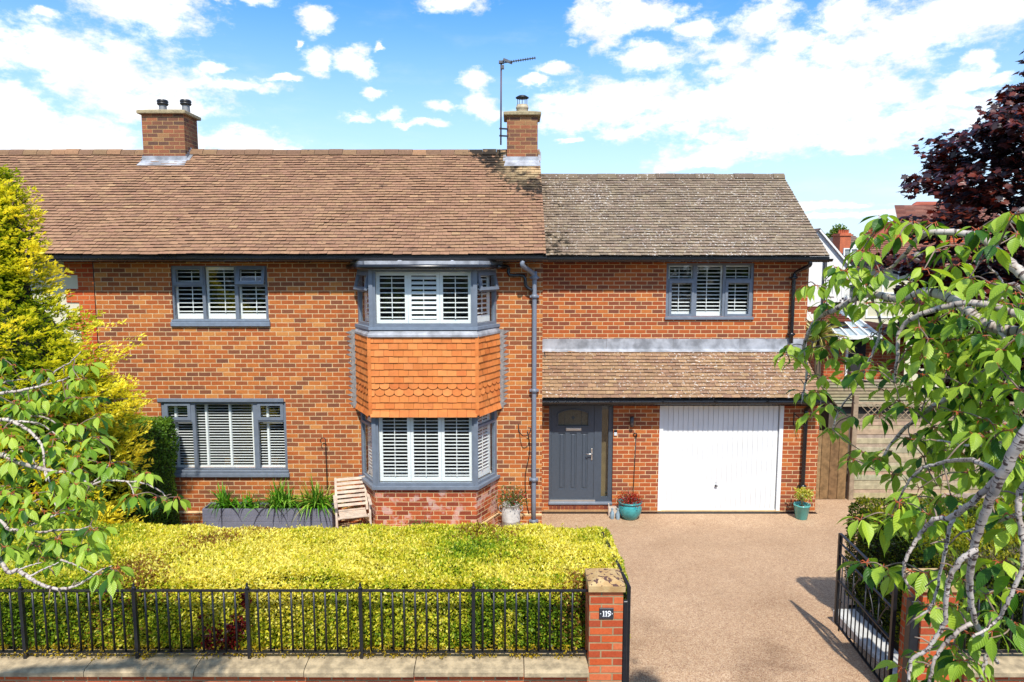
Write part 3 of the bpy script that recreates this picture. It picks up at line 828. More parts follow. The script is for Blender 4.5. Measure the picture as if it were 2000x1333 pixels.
# ---- downpipes
def pipe(name, pts, r, mat, collars, smooth=4):
    m = MB(); m.tube(spline(pts, smooth) if smooth else pts, r, 10)
    po = m.build(name, mat, house)
    for p in collars:
        c = MB(); c.tube([Vector(p)+Vector((0, 0, -.035)), Vector(p)+Vector((0, 0, .035))], r*1.35, 10)
        c.box(p[0]-r*2, p[0]+r*2, p[1], DM-.002 if p[1] < DM else p[1]+.05, p[2]-.018, p[2]+.018)
        c.build('pipe_collar', mat, po)
PY = DM-.09
gx = PX(1044, 560, PY); gx0 = PX(1021, 508, EY)
pipe('downpipe', [(gx0, EY-.03, 4.98), (gx0, EY-.02, 4.9), (gx-.05, PY-.05, 4.78), (gx, PY, 4.68), (gx, PY, 4.6), (gx, PY, 2.), (gx, PY, .05)], .042, M_greypipe,
     [(gx, PY, PZ(y, PY)) for y in (543, 580, 764, 938, 1019)])
bp = [P3(972, 522, FY+.3), P3(992, 522, PY), P3(995, 538, PY), P3(1023, 540, PY), P3(1027, 560, PY), P3(1041, 569, PY)]
pipe('bay_downpipe', bp, .032, M_black, [], 3)
ey = DE-.08
x1, x0 = PX(1548, 600, ey), PX(1581, 512, E2Y)
pipe('extension_downpipe', [(x0, E2Y-.02, 5.0), (x0, E2Y, 4.9), (x1+.05, ey-.03, 4.78), (x1, ey, 4.66), (x1, ey, 4.5), (x1, ey, 3.32)], .04, M_black, [(x1, ey, 4.66), (x1, ey, 3.5)])
gy = DG-.07; x1 = PX(1571, 880, gy)
pipe('garage_downpipe', [(x1, E3Y-.03, 2.33), (x1, E3Y+.02, 2.25), (x1, gy, 2.1), (x1, gy, 1.9), (x1, gy, .05)], .04, M_black, [(x1, gy, .55)])

# ---- chimneys
def chimney(x0, x1, y0, y1, zt, name='chimney'):
    m = MB(); m.box(x0, x1, y0, y1, 6.6, zt); c = m.build(name, M_brickchim, house)
    k = MB(); k.bevbox(x0-.07, x1+.07, y0-.07, y1+.07, zt+.002, zt+.075, .012)
    k.add([(x0-.06, y0-.06, zt+.074), (x1+.06, y0-.06, zt+.074), (x1+.06, y1+.06, zt+.074), (x0-.06, y1+.06, zt+.074),
           (x0+.1, y0+.1, zt+.12), (x1-.1, y0+.1, zt+.12), (x1-.1, y1-.1, zt+.12), (x0+.1, y1-.1, zt+.12)], [(0, 1, 5, 4), (1, 2, 6, 5), (2, 3, 7, 6), (3, 0, 4, 7), (4, 5, 6, 7)])
    k.build('chimney_cap', M_concrete, c)
    zr = lambda y: EZ+(RZ-EZ)/(RY-EY)*(min(y, 2*RY-y)-EY)
    f = MB(); e = .008
    z = zr(y0)
    f.add([(x0-.03, y0-e, z+.11), (x1+.03, y0-e, z+.11), (x1+.03, y0-e, z+.03), (x0-.03, y0-e, z+.03), (x1+.06, y0-.2, z-.11), (x0-.06, y0-.2, z-.11)], [(3, 2, 1, 0), (5, 4, 2, 3)])
    for sx, s in ((x1, 1), (x0, -1)):
        ys = np.linspace(y0-e, RY, 5)
        for i in range(4):
            a, b = ys[i], ys[i+1]; za = zr(a)-.05; zt_ = zr(a)+.16
            vs = [(sx+s*e, a, za), (sx+s*e, b, zr(b)-.05), (sx+s*e, b, zt_), (sx+s*e, a, zt_)]
            f.add(vs, [(0, 1, 2, 3) if s > 0 else (3, 2, 1, 0)])
            f.add([(sx+s*e, a, zr(a)+.032), (sx+s*.08, a, zr(a)+.03), (sx+s*.08, b, zr(b)+.03), (sx+s*e, b, zr(b)+.032)], [(0, 1, 2, 3) if s > 0 else (3, 2, 1, 0)])
    f.build('chimney_flashing', M_lead, c)
    return c
zt = PZ(224, 14.8)
cx0, cx1 = PX(279, 280, 14.8), PX(361, 280, 14.8)
ch = chimney(cx0, cx1, 14.8, 15.42, zt)
for x in (cx0+.29, cx1-.10):
    m = MB(); m.lathe((x, 15.15, zt+.08), [(.085, 0), (.08, .1), (.075, .2)], 14); m.build('chimney_pot', M_flue, ch)
    m = MB(); m.lathe((x, 15.15, zt+.26), [(.1, 0), (.115, .02), (.115, .04), (.1, .05), (.115, .06), (.115, .09), (.1, .11)], 14, None)
    m.build('pot_cap', M_iron, ch)
cx0, cx1 = PX(990, 290, 14.8), PX(1050, 290, 14.8)
ch2 = chimney(cx0, cx1, 14.78, 15.4, PZ(227, 14.78))
xc = PX(1020, 210, 15.0); zc = PZ(227, 14.78)+.09
m = MB(); m.lathe((xc, 15.05, zc), [(.125, 0), (.125, .1), (.135, .11), (.135, .15), (.12, .16), (.12, .19)], 16); cp = m.build('chimney_pot', M_pot, ch2)
m = MB()
for k in range(5):
    t = 2*pi*k/5+.3; m.bar((xc+.105*cos(t), 15.05+.105*sin(t), zc+.14), (xc+.105*cos(t), 15.05+.105*sin(t), zc+.34), .012)
m.lathe((xc, 15.05, zc+.33), [(.14, 0), (.145, .012), (.08, .05), (.02, .065)], 16)
m.build('cowl', M_iron, ch2)

# ---- front door
dz0, dz1 = DR[2], DR[3]; dw = DR[1]-DR[0]
D0 = DG+.05
fx = lambda t: DR[0]+dw*t
M1 = MB()
lx0, lx1 = fx((95-68)/692.), fx((560-68)/692.); sx0, sx1 = fx((640-68)/692.), fx((714-68)/692.)
M1.panel(DR[0], DR[1], dz0, dz1, [(lx0, lx1, dz0+.07, dz1-.05), (sx0, sx1, dz0+.1, dz1-.06)], D0, D0+.07)
dr = M1.build('front_door', M_anth, house)
lf = MB(); z0, z1 = dz0+.072, dz1-.052; lw, lh = lx1-lx0, z1-z0
gx0_, gx1_ = lx0+lw*.16, lx0+lw*.855
gz0, gz1 = z0+lh*.762, z0+lh*.935
pan = [(lx0+lw*a, lx0+lw*b, z0+lh*.095, z0+lh*.69) for a, b in ((.165, .325), (.43, .59), (.69, .85))]
lf.panel(lx0+.003, lx1-.003, z0, z1, pan+[(gx0_, gx1_, gz0, gz1)], D0+.012, D0+.06)
for a, b, c, d in pan:       # recessed panels with a raised field
    lf.box(a, b, D0+.032, D0+.05, c, d); lf.bevbox(a+.03, b-.03, D0+.02, D0+.04, c+.03, d-.03, .012)
# arched head over the glass
xs = np.linspace(gx0_, gx1_, 15); hh = lambda t: gz1-.075*abs(2*t-1)**2.0-.005
for i in range(14):
    ta, tb = i/14, (i+1)/14
    a, b = xs[i], xs[i+1]
    lf.add([(a, D0+.01, hh(ta)), (b, D0+.01, hh(tb)), (b, D0+.01, gz1+.004), (a, D0+.01, gz1+.004), (a, D0+.035, hh(ta)), (b, D0+.035, hh(tb))], [(0, 1, 2, 3), (4, 5, 1, 0)])
    lf.bar((a, D0+.004, hh(ta)), (b, D0+.004, hh(tb)), .02, .016)
lf.box(gx0_-.02, gx1_+.02, D0-.006, D0+.02, gz0-.02, gz0+.004); lf.box(gx0_-.02, gx0_, D0-.004, D0+.02, gz0, hh(0)); lf.box(gx1_, gx1_+.02, D0-.004, D0+.02, gz0, hh(1))
lf.build('door_leaf', M_anth, dr)
g = MB(); g.box(gx0_-.004, gx1_+.004, D0+.036, D0+.044, gz0-.004, gz1+.004)
g.build('door_glazing', plain('obscured_leaded_glass', B(104, 100, 84), .18, var=.25, vscale=40, bumpk=.3), dr)
g = MB(); cxm, czm = (gx0_+gx1_)/2, (gz0+gz1)/2-.01
for k in range(8):
    t = k*pi/4; L = .05 if k % 2 == 0 else .034
    c, s_ = cos(t), sin(t)
    g.add([(cxm, D0+.034, czm), (cxm+c*L*.5-s_*.012, D0+.033, czm+s_*L*.5+c*.012), (cxm+c*L, D0+.034, czm+s_*L), (cxm+c*L*.5+s_*.012, D0+.033, czm+s_*L*.5-c*.012)], [(0, 3, 2, 1)])
for t in (.22, .78): g.bar((lerp(gx0_, gx1_, t), D0+.034, gz0), (lerp(gx0_, gx1_, t), D0+.034, gz1-.03), .005)
g.build('leaded_motif', plain('teal_glass', B(40, 66, 78), .3), dr)
g = MB(); g.box(sx0-.004, sx1+.004, D0+.03, D0+.036, dz0+.096, dz1-.056); g.build('sidelight', M_glassd, dr)
g = MB(); g.box(sx0-.1, sx1+.05, D0+.2, D0+.22, dz0, dz1); g.build('hall_wall', plain('hall', B(120, 104, 70), .8, var=.3, vscale=3), dr)
g = MB(); a, b = lx0+lw*.335, lx0+lw*.70; z = z0+lh*.727; g.bevbox(a, b, D0-.004, D0+.016, z-.034, z+.034, .008); g.box(a+.02, b-.02, D0-.012, D0-.003, z-.012, z+.02); g.build('letterbox', M_steel, dr)
g = MB(); hx, hz = lx1-.045, z0+lh*.465; g.bevbox(hx-.015, hx+.015, D0-.004, D0+.016, hz-.12, hz+.12, .006); g.tube([(hx, D0, hz+.02), (hx, D0-.05, hz+.02), (hx-.02, D0-.055, hz+.02), (hx-.125, D0-.052, hz+.02)], .011, 8); g.build('handle', M_steel, dr)
g = MB(); g.bevbox(DR[0]-.005, DR[1], DG-.035, D0+.05, dz0-.03, dz0+.012, .006); g.build('door_sill', M_grey, dr)
g = MB(); g.box(lx0-.03, lx1+.03, D0-.03, D0+.02, dz0+.014, dz0+.05); g.build('threshold_bar', M_steel, dr)
g = MB(); x = DR[0]+.01
while x < DR[1]-.05:
    g.box(x, x+.068, DG-.012, DG+.03, .055, dz0-.033, random.choice([B(140, 74, 52), B(156, 84, 56), B(126, 66, 50)])); x += .078
g.box(DR[0]-.1, DR[1]+.05, DG-.03, DG+.02, .0, .054, B(206, 160, 110))
g.build('door_step', M_bar, dr)

# ---- garage door
gw = GR[1]-GR[0]; G0 = DG+.03
m = MB(); f = .075
m.panel(GR[0], GR[1], GR[2], GR[3], [(GR[0]+f, GR[1]-f, GR[2]+.004, GR[3]-f)], G0-.035, G0+.05)
M_garage = plain('garage_white', (.7, .71, .71), .4, var=.05, vscale=1.3)
gd = m.build('garage_door', M_garage, house)
m = MB(); a0, a1, b0, b1 = GR[0]+f+.006, GR[1]-f-.012, GR[2]+.035, GR[3]-f-.008
nrib = 23; rw = (a1-a0)/nrib; gr = .012
prof = []
for i in range(nrib):
    x = a0+i*rw
    prof += [(x, G0+.016), (x+.003, G0), (x+rw-gr, G0), (x+rw-gr+.004, G0+.016)]
prof.append((a1, G0+.016))
vs = [(x, y, b0) for x, y in prof]+[(x, y, b1) for x, y in prof]; npf = len(prof)
m.add(vs, [(i, i+1, npf+i+1, npf+i) for i in range(npf-1)])
m.box(a0, a1, G0-.004, G0+.016, b0-.03, b0-.001); m.box(a0, a1, G0+.018, G0+.03, b0-.03, b1)
m.build('door_leaf', M_garage, gd)
m = MB(); xk = lerp(GR[0], GR[1], .473); zk = PZ(950, DG)
m.tube([(xk, G0-.002, zk), (xk, G0-.035, zk)], .018, 10); m.bar((xk-.03, G0-.038, zk), (xk+.03, G0-.038, zk), .014, .02); m.build('handle', M_iron, gd)
m = MB(); m.tube([(xk, G0, zk+.055), (xk, G0-.008, zk+.055)], .007, 8); m.build('keyhole', M_iron, gd)
m = MB(); m.box(a0-.05, a1+.05, G0+.06, G0+.08, 0, GR[3]); m.build('backing', M_dark, gd)
m = MB(); m.box(GR[0]-.02, GR[1]+.05, DG-.03, DG+.1, -.02, .03); m.build('garage_threshold', plain('sand_mortar', B(214, 176, 124), .9, var=.15), gd)

# ---- small fixtures
m = MB(); lx, lz = PX(1233, 823, DG), PZ(823, DG); m.tube([(lx, DG-.07, lz-.1), (lx, DG-.07, lz+.1)], .037, 14); m.box(lx-.02, lx+.02, DG-.05, DG-.001, lz-.03, lz+.03)
m.build('wall_lamp', plain('dark_grey_lamp', B(84, 82, 84), .4), house)
m = MB(); lx, lz = PX(1202, 846, DG), PZ(846, DG); m.bevbox(lx-.03, lx+.03, DG-.025, DG-.001, lz-.06, lz+.01, .006, (.55, .56, .58)); m.bevbox(lx-.03, lx+.03, DG-.026, DG-.001, lz+.012, lz+.06, .006, (.01, .01, .012))
m.build('doorbell', M_bar, house)
m = MB(); m.box(XB+.02, XE-.0, DG-.13, DG-.02, -.05, .014)
x = XB+.03
while x < XE-.05: m.box(x, x+.012, DG-.125, DG-.025, .0145, .021); x += .028
m.build('drain_channel', M_iron, house)
m = MB(); pts = [P3(1063, 690, 13.9), P3(1068, 720, 13.7), P3(1072, 745, 13.5), P3(1069, 770, 13.0)]; m.tube(spline([p+Vector((0, -.06, .03)) for p in pts]), .008, 6)
pts = [(gx-.12, DM-.02, PZ(y, DM)) for y in (842, 880, 930, 980, 1010)]; pts = [(p[0]+.05*sin(i*2.), p[1], p[2]) for i, p in enumerate(pts)]; m.tube(spline(pts), .008, 6)
m.build('cable', M_black, house)
# ------------------------------------------------------------------ neighbour's house (joined on the left)
nb = thing('neighbour_house', (-10, DM, 0), 'cream rendered neighbouring house with orange brick quoins, behind the golden conifer', 'house')
NW = (-9.9, -8.95, 3.6, 4.75)
mb = MB(); mb.panel(-16, XN-.53, 0, ZS, [NW], DM+.012, DM+.2); mb.build('wall', M_render, nb)
q = MB(); z, i = 0., 0
while z < ZS-.05:
    hgt = min(.249, ZS-z); q.box(XN-(.53 if i % 2 else .30), XN-.014, DM-.006, DM+.1, z, z+hgt-.001); z += .249; i += 1
q.build('quoins', M_brickred, nb)
q = MB(); q.box(XN-.53, XN-.3, DM+.011, DM+.1, 0, ZS); q.build('quoin_backing', M_render, nb)
q = MB(); q.box(XN-.013, XN-.001, DM-.004, DM+.02, 0, ZS); q.build('party_joint', M_black, nb)
q = MB(); q.box(PX(127, 514, DM)-.1, PX(127, 514, DM)+.12, DM-.002, DM+.011, 4.82, 4.9); q.build('air_vent', plain('vent', (.5, .46, .36), .8), nb)
window(nb, (NW[0], DM+.012, NW[2]), (1, 0, 0), .95, 1.15, [(.06, .89, .06, 1.09, False, 0)], [], frame_name='window')
rm = MB(); NX0 = XN+.06-34*.165
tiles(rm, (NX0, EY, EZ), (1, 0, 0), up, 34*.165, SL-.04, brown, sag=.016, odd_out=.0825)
ridge_caps(rm, -13.2, XN+.055, RY, RZ+.045, pick([B(150, 118, 88), B(140, 108, 84), B(170, 130, 96)]))
rm.add([(-13.2, RY, RZ), (XN, RY, RZ), (XN, 2*RY-EY, EZ), (-13.2, 2*RY-EY, EZ)], [(0, 1, 2, 3)], (.2, .12, .08))
rm.build('roof', M_tile, nb)
_h = house; house = nb
eave(-13.2, XN+.018, EY, EZ, DM, ZS)
house = _h

# ------------------------------------------------------------------ aerial
ae = thing('television_aerial', (PX(979, 283, 14.75), 14.72, PZ(283, 14.72)), 'thin television aerial on a mast strapped to the right-hand chimney', 'aerial')
ax = PX(979, 200, 14.72); az0, az1 = PZ(284, 14.72), PZ(122, 14.72)
m = MB(); m.tube([(ax-.01, 14.72, az0), (ax, 14.72, az1)], .017, 8); m.build('mast', plain('rusty_mast', B(104, 84, 92), .5, metal=.3), ae)
m = MB()
for y in (252, 266): m.bar((ax-.04, 14.72, PZ(y, 14.72)), (PX(990, y, 14.76)+.02, 14.77, PZ(y, 14.72)), .03)
m.build('bracket', M_iron, ae)
m = MB(); a, b = P3(981, 124, 14.7), P3(1046, 114, 14.45); m.bar(a, b, .02)
d = (b-a).normalized()
for k in range(11):
    p = a.lerp(b, .28+.07*k); m.bar(p+Vector((-.005, -.09, 0)), p+Vector((.005, .09, 0)), .012)
p = a.lerp(b, .16); m.bar(p+Vector((-.09, 0, .055)), p+Vector((.1, 0, -.015)), .05); m.box(ax-.05, ax+.06, 14.68, 14.76, az1-.03, az1+.02); m.box(ax, ax+.06, 14.68, 14.76, az1-.14, az1-.07)
m.build('boom', plain('aerial_metal', (.12, .12, .13), .4, metal=.5), ae)

# ------------------------------------------------------------------ front boundary: wall, pillars, railings, gates
WZ = 1.06
def garden_wall(x0, x1, label):
    t = thing('garden_wall', ((x0+x1)/2, 6.3, .56), label, 'wall')
    m = MB(); m.box(x0, x1, 6.18, 6.42, .4, WZ-.058); m.build('wall', M_brickpillar, t)
    c = MB(); x = x0; L = 1.07
    first = True
    cuts = [x0]
    xx = x1-.62 if x0 < 0 else x0+.9
    if x0 < 0:
        xs = []
        while xx > x0: xs.append(xx); xx -= 1.05
        cuts += xs[::-1]+[x1]
    else:
        while xx < x1: cuts.append(xx); xx += 1.05
        cuts.append(x1)
    for a, b in zip(cuts[:-1], cuts[1:]):
        j = random.uniform(-.006, .006)
        c.xprism([(6.115+j, WZ-.058), (6.47+j, WZ-.058), (6.47+j, WZ+.01), (6.30+j, WZ+.026), (6.14+j, WZ+.006), (6.115+j, WZ-.018)], a+.004, b-.004)
    c.build('coping', M_stone, t)
    return t
garden_wall(-9, .735, 'low red brick wall with stone coping below the long left railing')
garden_wall(4.36, 9.5, 'low brick wall with stone coping right of the driveway, half hidden by cherry leaves')
M_cap = None
def cap_mat():
    m, nt, b = new_mat('lichened_cap_stone')
    p = geopos(nt)
    c = mixc(nt, smooth(nt, noise(nt, p, 9., 4), .3, .7), B(190, 150, 96), B(216, 184, 130))
    sp = smooth(nt, noise(nt, p, 24., 2, .5), .58, .62)
    nz = nd(nt, 'ShaderNodeSeparateXYZ'); nt.links.new(nd(nt, 'ShaderNodeNewGeometry').outputs['Normal'], nz.inputs[0])
    c = mixc(nt, math_(nt, 'MULTIPLY', sp, smooth(nt, nz.outputs[2], .3, .7)), c, B(96, 66, 58))
    nt.links.new(c, b.inputs['Base Color']); b.inputs['Roughness'].default_value = .9
    bump(nt, b, noise(nt, p, 60., 4), .5, .006)
    return m
M_cap = cap_mat()
def pillar(x0, x1, label):
    t = thing('gate_pillar', ((x0+x1)/2, 6.33, .56), label, 'gate pillar')
    m = MB(); m.box(x0, x1, 6.17, 6.5, .4, 1.838); m.build('shaft', M_brickpillar, t)
    c = MB(); a, b, y0, y1 = x0-.012, x1+.014, 6.135, 6.52
    r1 = [(a, y0), (b, y0), (b, y1), (a, y1)]; ins = .1
    r2 = [(a+ins, y0+ins), (b-ins, y0+ins), (b-ins, y1-ins), (a+ins, y1-ins)]
    vs = [(*p, 1.84) for p in r1]+[(p[0]+random.uniform(-.004, .004), p[1], 1.895+random.uniform(-.004, .004)) for p in r1]+[(*p, 1.945) for p in r2]
    fs = [(3, 2, 1, 0)]+[(i, (i+1) % 4, 4+(i+1) % 4, 4+i) for i in range(4)]+[(4+i, 4+(i+1) % 4, 8+(i+1) % 4, 8+i) for i in range(4)]+[(8, 9, 10, 11)]
    c.add(vs, fs); c.build('cap', M_cap, t)
    return t
gp = pillar(.735, 1.055, 'red brick gate pillar with a lichened stone cap and slate number plate')
pillar(3.9, 4.24, 'red brick gate pillar right of the driveway, partly behind cherry leaves')
nx0, nx1, nz0, nz1 = PX(1170.6, 1199, 6.15), PX(1198.6, 1199, 6.15), PZ(1209.5, 6.155), PZ(1189, 6.155)
m = MB(); m.bevbox(nx0, nx1, 6.152, 6.169, nz0, nz1, .003); npl = m.build('number_plate', plain('slate_plate', B(58, 60, 66), .5, var=.08), gp)
d = MB(); zc = (nz0+nz1)/2; hh_ = .027; y = 6.149
def plate(poly): d.add([(x, y, z) for x, z in poly]+[(x, y+.003, z) for x, z in poly], [tuple(range(len(poly)))]+[(i+len(poly), (i+1) % len(poly)+len(poly), (i+1) % len(poly), i) for i in range(len(poly))])
def disc(x, z, r, n=10): plate([(x+r*cos(2*pi*k/n), z+r*sin(2*pi*k/n)) for k in range(n)])
mid = (nx0+nx1)/2
disc(nx0+.013, zc, .0042); disc(nx1-.013, zc, .0042)
for x in (mid-.027, mid-.002):
    plate([(x-.0045, zc-hh_), (x+.0045, zc-hh_), (x+.0045, zc+hh_), (x-.0045, zc+hh_)])
    plate([(x-.012, zc+hh_-.013), (x-.0046, zc+hh_-.004), (x-.0046, zc+hh_+.001), (x-.012, zc+hh_-.007)])
    plate([(x-.009, zc-hh_-.002), (x+.009, zc-hh_-.002), (x+.009, zc-hh_+.004), (x-.009, zc-hh_+.004)])
cx_, cz_ = mid+.026, zc+.011; n = 18
for k in range(n):
    t, u = 2*pi*k/n, 2*pi*(k+1)/n
    plate([(cx_+.0085*cos(t), cz_+.0095*sin(t)), (cx_+.0175*cos(t), cz_+.0175*sin(t)), (cx_+.0175*cos(u), cz_+.0175*sin(u)), (cx_+.0085*cos(u), cz_+.0095*sin(u))])
tail = [(cx_+.0135, cz_+.0), (cx_+.0135, cz_-.014), (cx_+.005, cz_-.028), (cx_-.011, cz_-.037)]
for a, b in zip(tail[:-1], tail[1:]):
    dx, dz = b[0]-a[0], b[1]-a[1]; L = sqrt(dx*dx+dz*dz); nx_, nz_ = -dz/L*.0042, dx/L*.0042
    plate([(a[0]-nx_, a[1]-nz_), (a[0]+nx_, a[1]+nz_), (b[0]+nx_, b[1]+nz_), (b[0]-nx_, b[1]-nz_)][::-1])
d.build('house_number', plain('number_white', (.85, .85, .85), .5, var=.02), npl)

def railing(x0, x1, posts, label):
    t = thing('iron_railing', ((x0+x1)/2, 6.3, WZ), label, 'railing')
    y = 6.3; zb, zt_ = 1.15, 1.775
    m = MB(); m.box(x0, x1, y-.018, y+.018, zt_-.006, zt_+.006); m.build('rail', M_iron, t)
    m = MB(); m.box(x0, x1, y-.018, y+.018, zb-.006, zb+.006); m.build('rail', M_iron, t)
    for p in posts:
        m = MB(); m.box(p-.016, p+.016, y-.019, y+.019, WZ-.02, zt_+.015)
        m.lathe((p, y, zt_+.015), [(.015, 0), (.022, .01), (.017, .024), (.009, .032), (.015, .043), (.004, .066)], 8)
        m.build('post', M_iron, t)
    sp = posts[1]-posts[0]; k = posts[0]-sp
    while k < posts[-1]+sp:
        for i in range(1, 10):
            x = k+sp*i/10.
            if x0+.03 < x < x1-.03:
                b = MB(); b.tube([(x, y, zb), (x, y, zt_)], .0105, 7); b.build('bar', M_iron, t)
        k += sp
    return t
ps = [PX(x, 1210, 6.3) for x in (45, 265, 485, 705, 925)]
railing(-6.2, .735, [ps[0]-1.09]+ps, 'long black iron railing on the coping in front of the golden hedge')
railing(4.24, 8.2, [5.3, 6.4, 7.5], 'black iron railing in front of the right-hand hedge behind cherry branches')

def gate(hx, far, label, yo, top=1.74):
    """leaf swung in, hinged at (hx, 6.45)"""
    t = thing('iron_gate', (hx, 6.45, .58), label, 'gate', 'driveway gates')
    a = Vector((hx, yo, 0)); b = Vector((far, yo+1.34, 0))
    at = lambda s, z: a.lerp(b, s)+Vector((0, 0, z))
    z0, zm, z1, z2, z3 = .63, 1.17, 1.5, 1.63, top
    m = MB()
    for s in (0, 1): m.bar(at(s, z0), at(s, z3), .036, .036, (1, 0, 0))
    for z in (z0, zm, z3): m.bar(at(0, z), at(1, z), .03, .012)
    for z in (z1, z2): m.bar(at(0, z), at(1, z), .024, .01)
    m.build('frame', M_iron, t)
    n = 13
    for i in range(1, n):
        s = i/n; bq = MB()
        bq.tube([at(s, z0), at(s, zm+(.33 if i % 3 == 0 else 0))], .0075, 6); bq.build('bar', M_iron, t)
    m = MB()
    for i in range(0, n, 2):
        bq = at((i+.5)/n, 0); m.tube([at((i+.5)/n, z2), at((i+.5)/n, z3)], .007, 6)
    m.build('top_spindles', M_iron, t)
    m = MB(); L = 1.34
    for c, sg in ((.14, 1), (.38, -1), (.62, 1), (.86, -1)):
        pts = []
        for k in range(16):
            u = k/15; pts.append(at(c+sg*(.07-.14*u*u*(1.5-.5*u)), zm+.02+.3*u))
        m.tube(pts, .007, 6)
        pts = [at(c+sg*(-.07+.035*(1-cos(w))*.8+.0), zm+.3-.035*sin(w)) for w in np.linspace(0, 5, 14)]
        m.tube(pts, .0065, 6)
        pts = [at(c+sg*(.07-.03*(1-cos(w))*.8), zm+.05+.03*sin(w)) for w in np.linspace(0, 5, 14)]
        m.tube(pts, .0065, 6)
    m.build('scrollwork', M_iron, t)
    m = MB(); m.bar(at(.93, z0-.06), at(.93, .95), .014); m.bar(at(.9, .95), at(.96, .95), .014); m.build('drop_bolt', M_iron, t)
    return t
gate(3.80, 3.9, 'right-hand black iron driveway gate, swung open with scrolls showing', 6.46)
gate(1.14, 1.06, 'left-hand black iron driveway gate, seen edge-on beside the numbered pillar', 6.36, 1.79)
for x, lab in ((3.855, 'square black gate post against the right-hand brick pillar'), (1.083, 'slim black gate post against the numbered brick pillar')):
    m = MB(); w_ = .045 if x > 2 else .022
    m.bevbox(x-w_, x+w_, 6.19, 6.19+2*w_, .5, 1.72, .006); tag(m.build('gate_post', M_iron), lab, 'gate post')
m = MB(); m.bevbox(4.05, 4.34, 6.55, 8.2, .35, .60, .02)
tag(m.build('edging_kerb', plain('pale_edging', (.5, .5, .48), .85, var=.1)), 'pale grey concrete edging behind the open right-hand gate', 'edging')

# ------------------------------------------------------------------ hedges and shrubs
M_leafhedge = leaf_mat('hedge_leaf', .5, .45, .35)
M_twig = plain('dry_twig', (.10, .07, .045), .9, var=.3)
M_core = plain('hedge_core', (.018, .022, .008), .95, var=.4, vscale=9)  # dark fill colour, painted-in shade seen through gaps in the foliage
def cv(*rgb): return np.array(B(*rgb, 1.0))
def hedge(name, parent, x0, x1, y0, y1, z0, z1, colf, dens, L, W, faces='tflrb', bul=.05, core=.08, droop=0.):
    Ps, Ns = [], []
    dims = {'t': (x1-x0)*(y1-y0), 'f': (x1-x0)*(z1-z0), 'b': (x1-x0)*(z1-z0), 'l': (y1-y0)*(z1-z0), 'r': (y1-y0)*(z1-z0)}
    for f in faces:
        n = int(dims[f]*dens*(.5 if f == 'b' else 1))
        u, v = rng.random(n), rng.random(n); P = np.zeros((n, 3)); N = np.zeros((n, 3))
        if f == 't': P[:] = np.c_[x0+u*(x1-x0), y0+v*(y1-y0), np.full(n, z1)]; N[:, 2] = 1
        if f == 'f': P[:] = np.c_[x0+u*(x1-x0), np.full(n, y0), z0+v*(z1-z0)]; N[:, 1] = -1
        if f == 'b': P[:] = np.c_[x0+u*(x1-x0), np.full(n, y1), z0+v*(z1-z0)]; N[:, 1] = 1
        if f == 'l': P[:] = np.c_[np.full(n, x0), y0+u*(y1-y0), z0+v*(z1-z0)]; N[:, 0] = -1
        if f == 'r': P[:] = np.c_[np.full(n, x1), y0+u*(y1-y0), z0+v*(z1-z0)]; N[:, 0] = 1
        Ps.append(P); Ns.append(N)
    P, N = np.vstack(Ps), np.vstack(Ns); n = len(P)
    # rounded edges and bulges
    c = np.array([(x0+x1)/2, (y0+y1)/2, (z0+z1)/2]); hd = np.array([x1-x0, y1-y0, z1-z0])/2
    q = np.abs((P-c)/hd)
    r = .14
    e = np.clip((np.abs(P-c)-(hd-r))/r, 0, 1)
    ed = np.sqrt((e**2).sum(1)); over = np.clip(ed-1, 0, 1)
    P -= np.sign(P-c)*e*(over*r/np.maximum(ed, 1e-6))[:, None]
    b = npnoise(P, 4., 3)*bul+npnoise(P, 11., 5)*bul*.6
    depth = rng.random(n)**2*.09
    P += N*(b-depth)[:, None]
    P[:, 2] -= np.where(N[:, 2] > .5, 0, 0)
    T = unit(N*.55+rng.normal(size=(n, 3))*.75+np.array([0, 0, .25-droop])); Nn = unit(N+rng.normal(size=(n, 3))*.65)
    C = colf(P, N, depth)
    o = leaf_cloud(name, M_leafhedge, parent, P, T, Nn, L*rng.uniform(.6, 1.35, n), W*rng.uniform(.7, 1.2, n), C)
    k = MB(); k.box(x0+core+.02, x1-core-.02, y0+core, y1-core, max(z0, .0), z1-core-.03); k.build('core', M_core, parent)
    return o
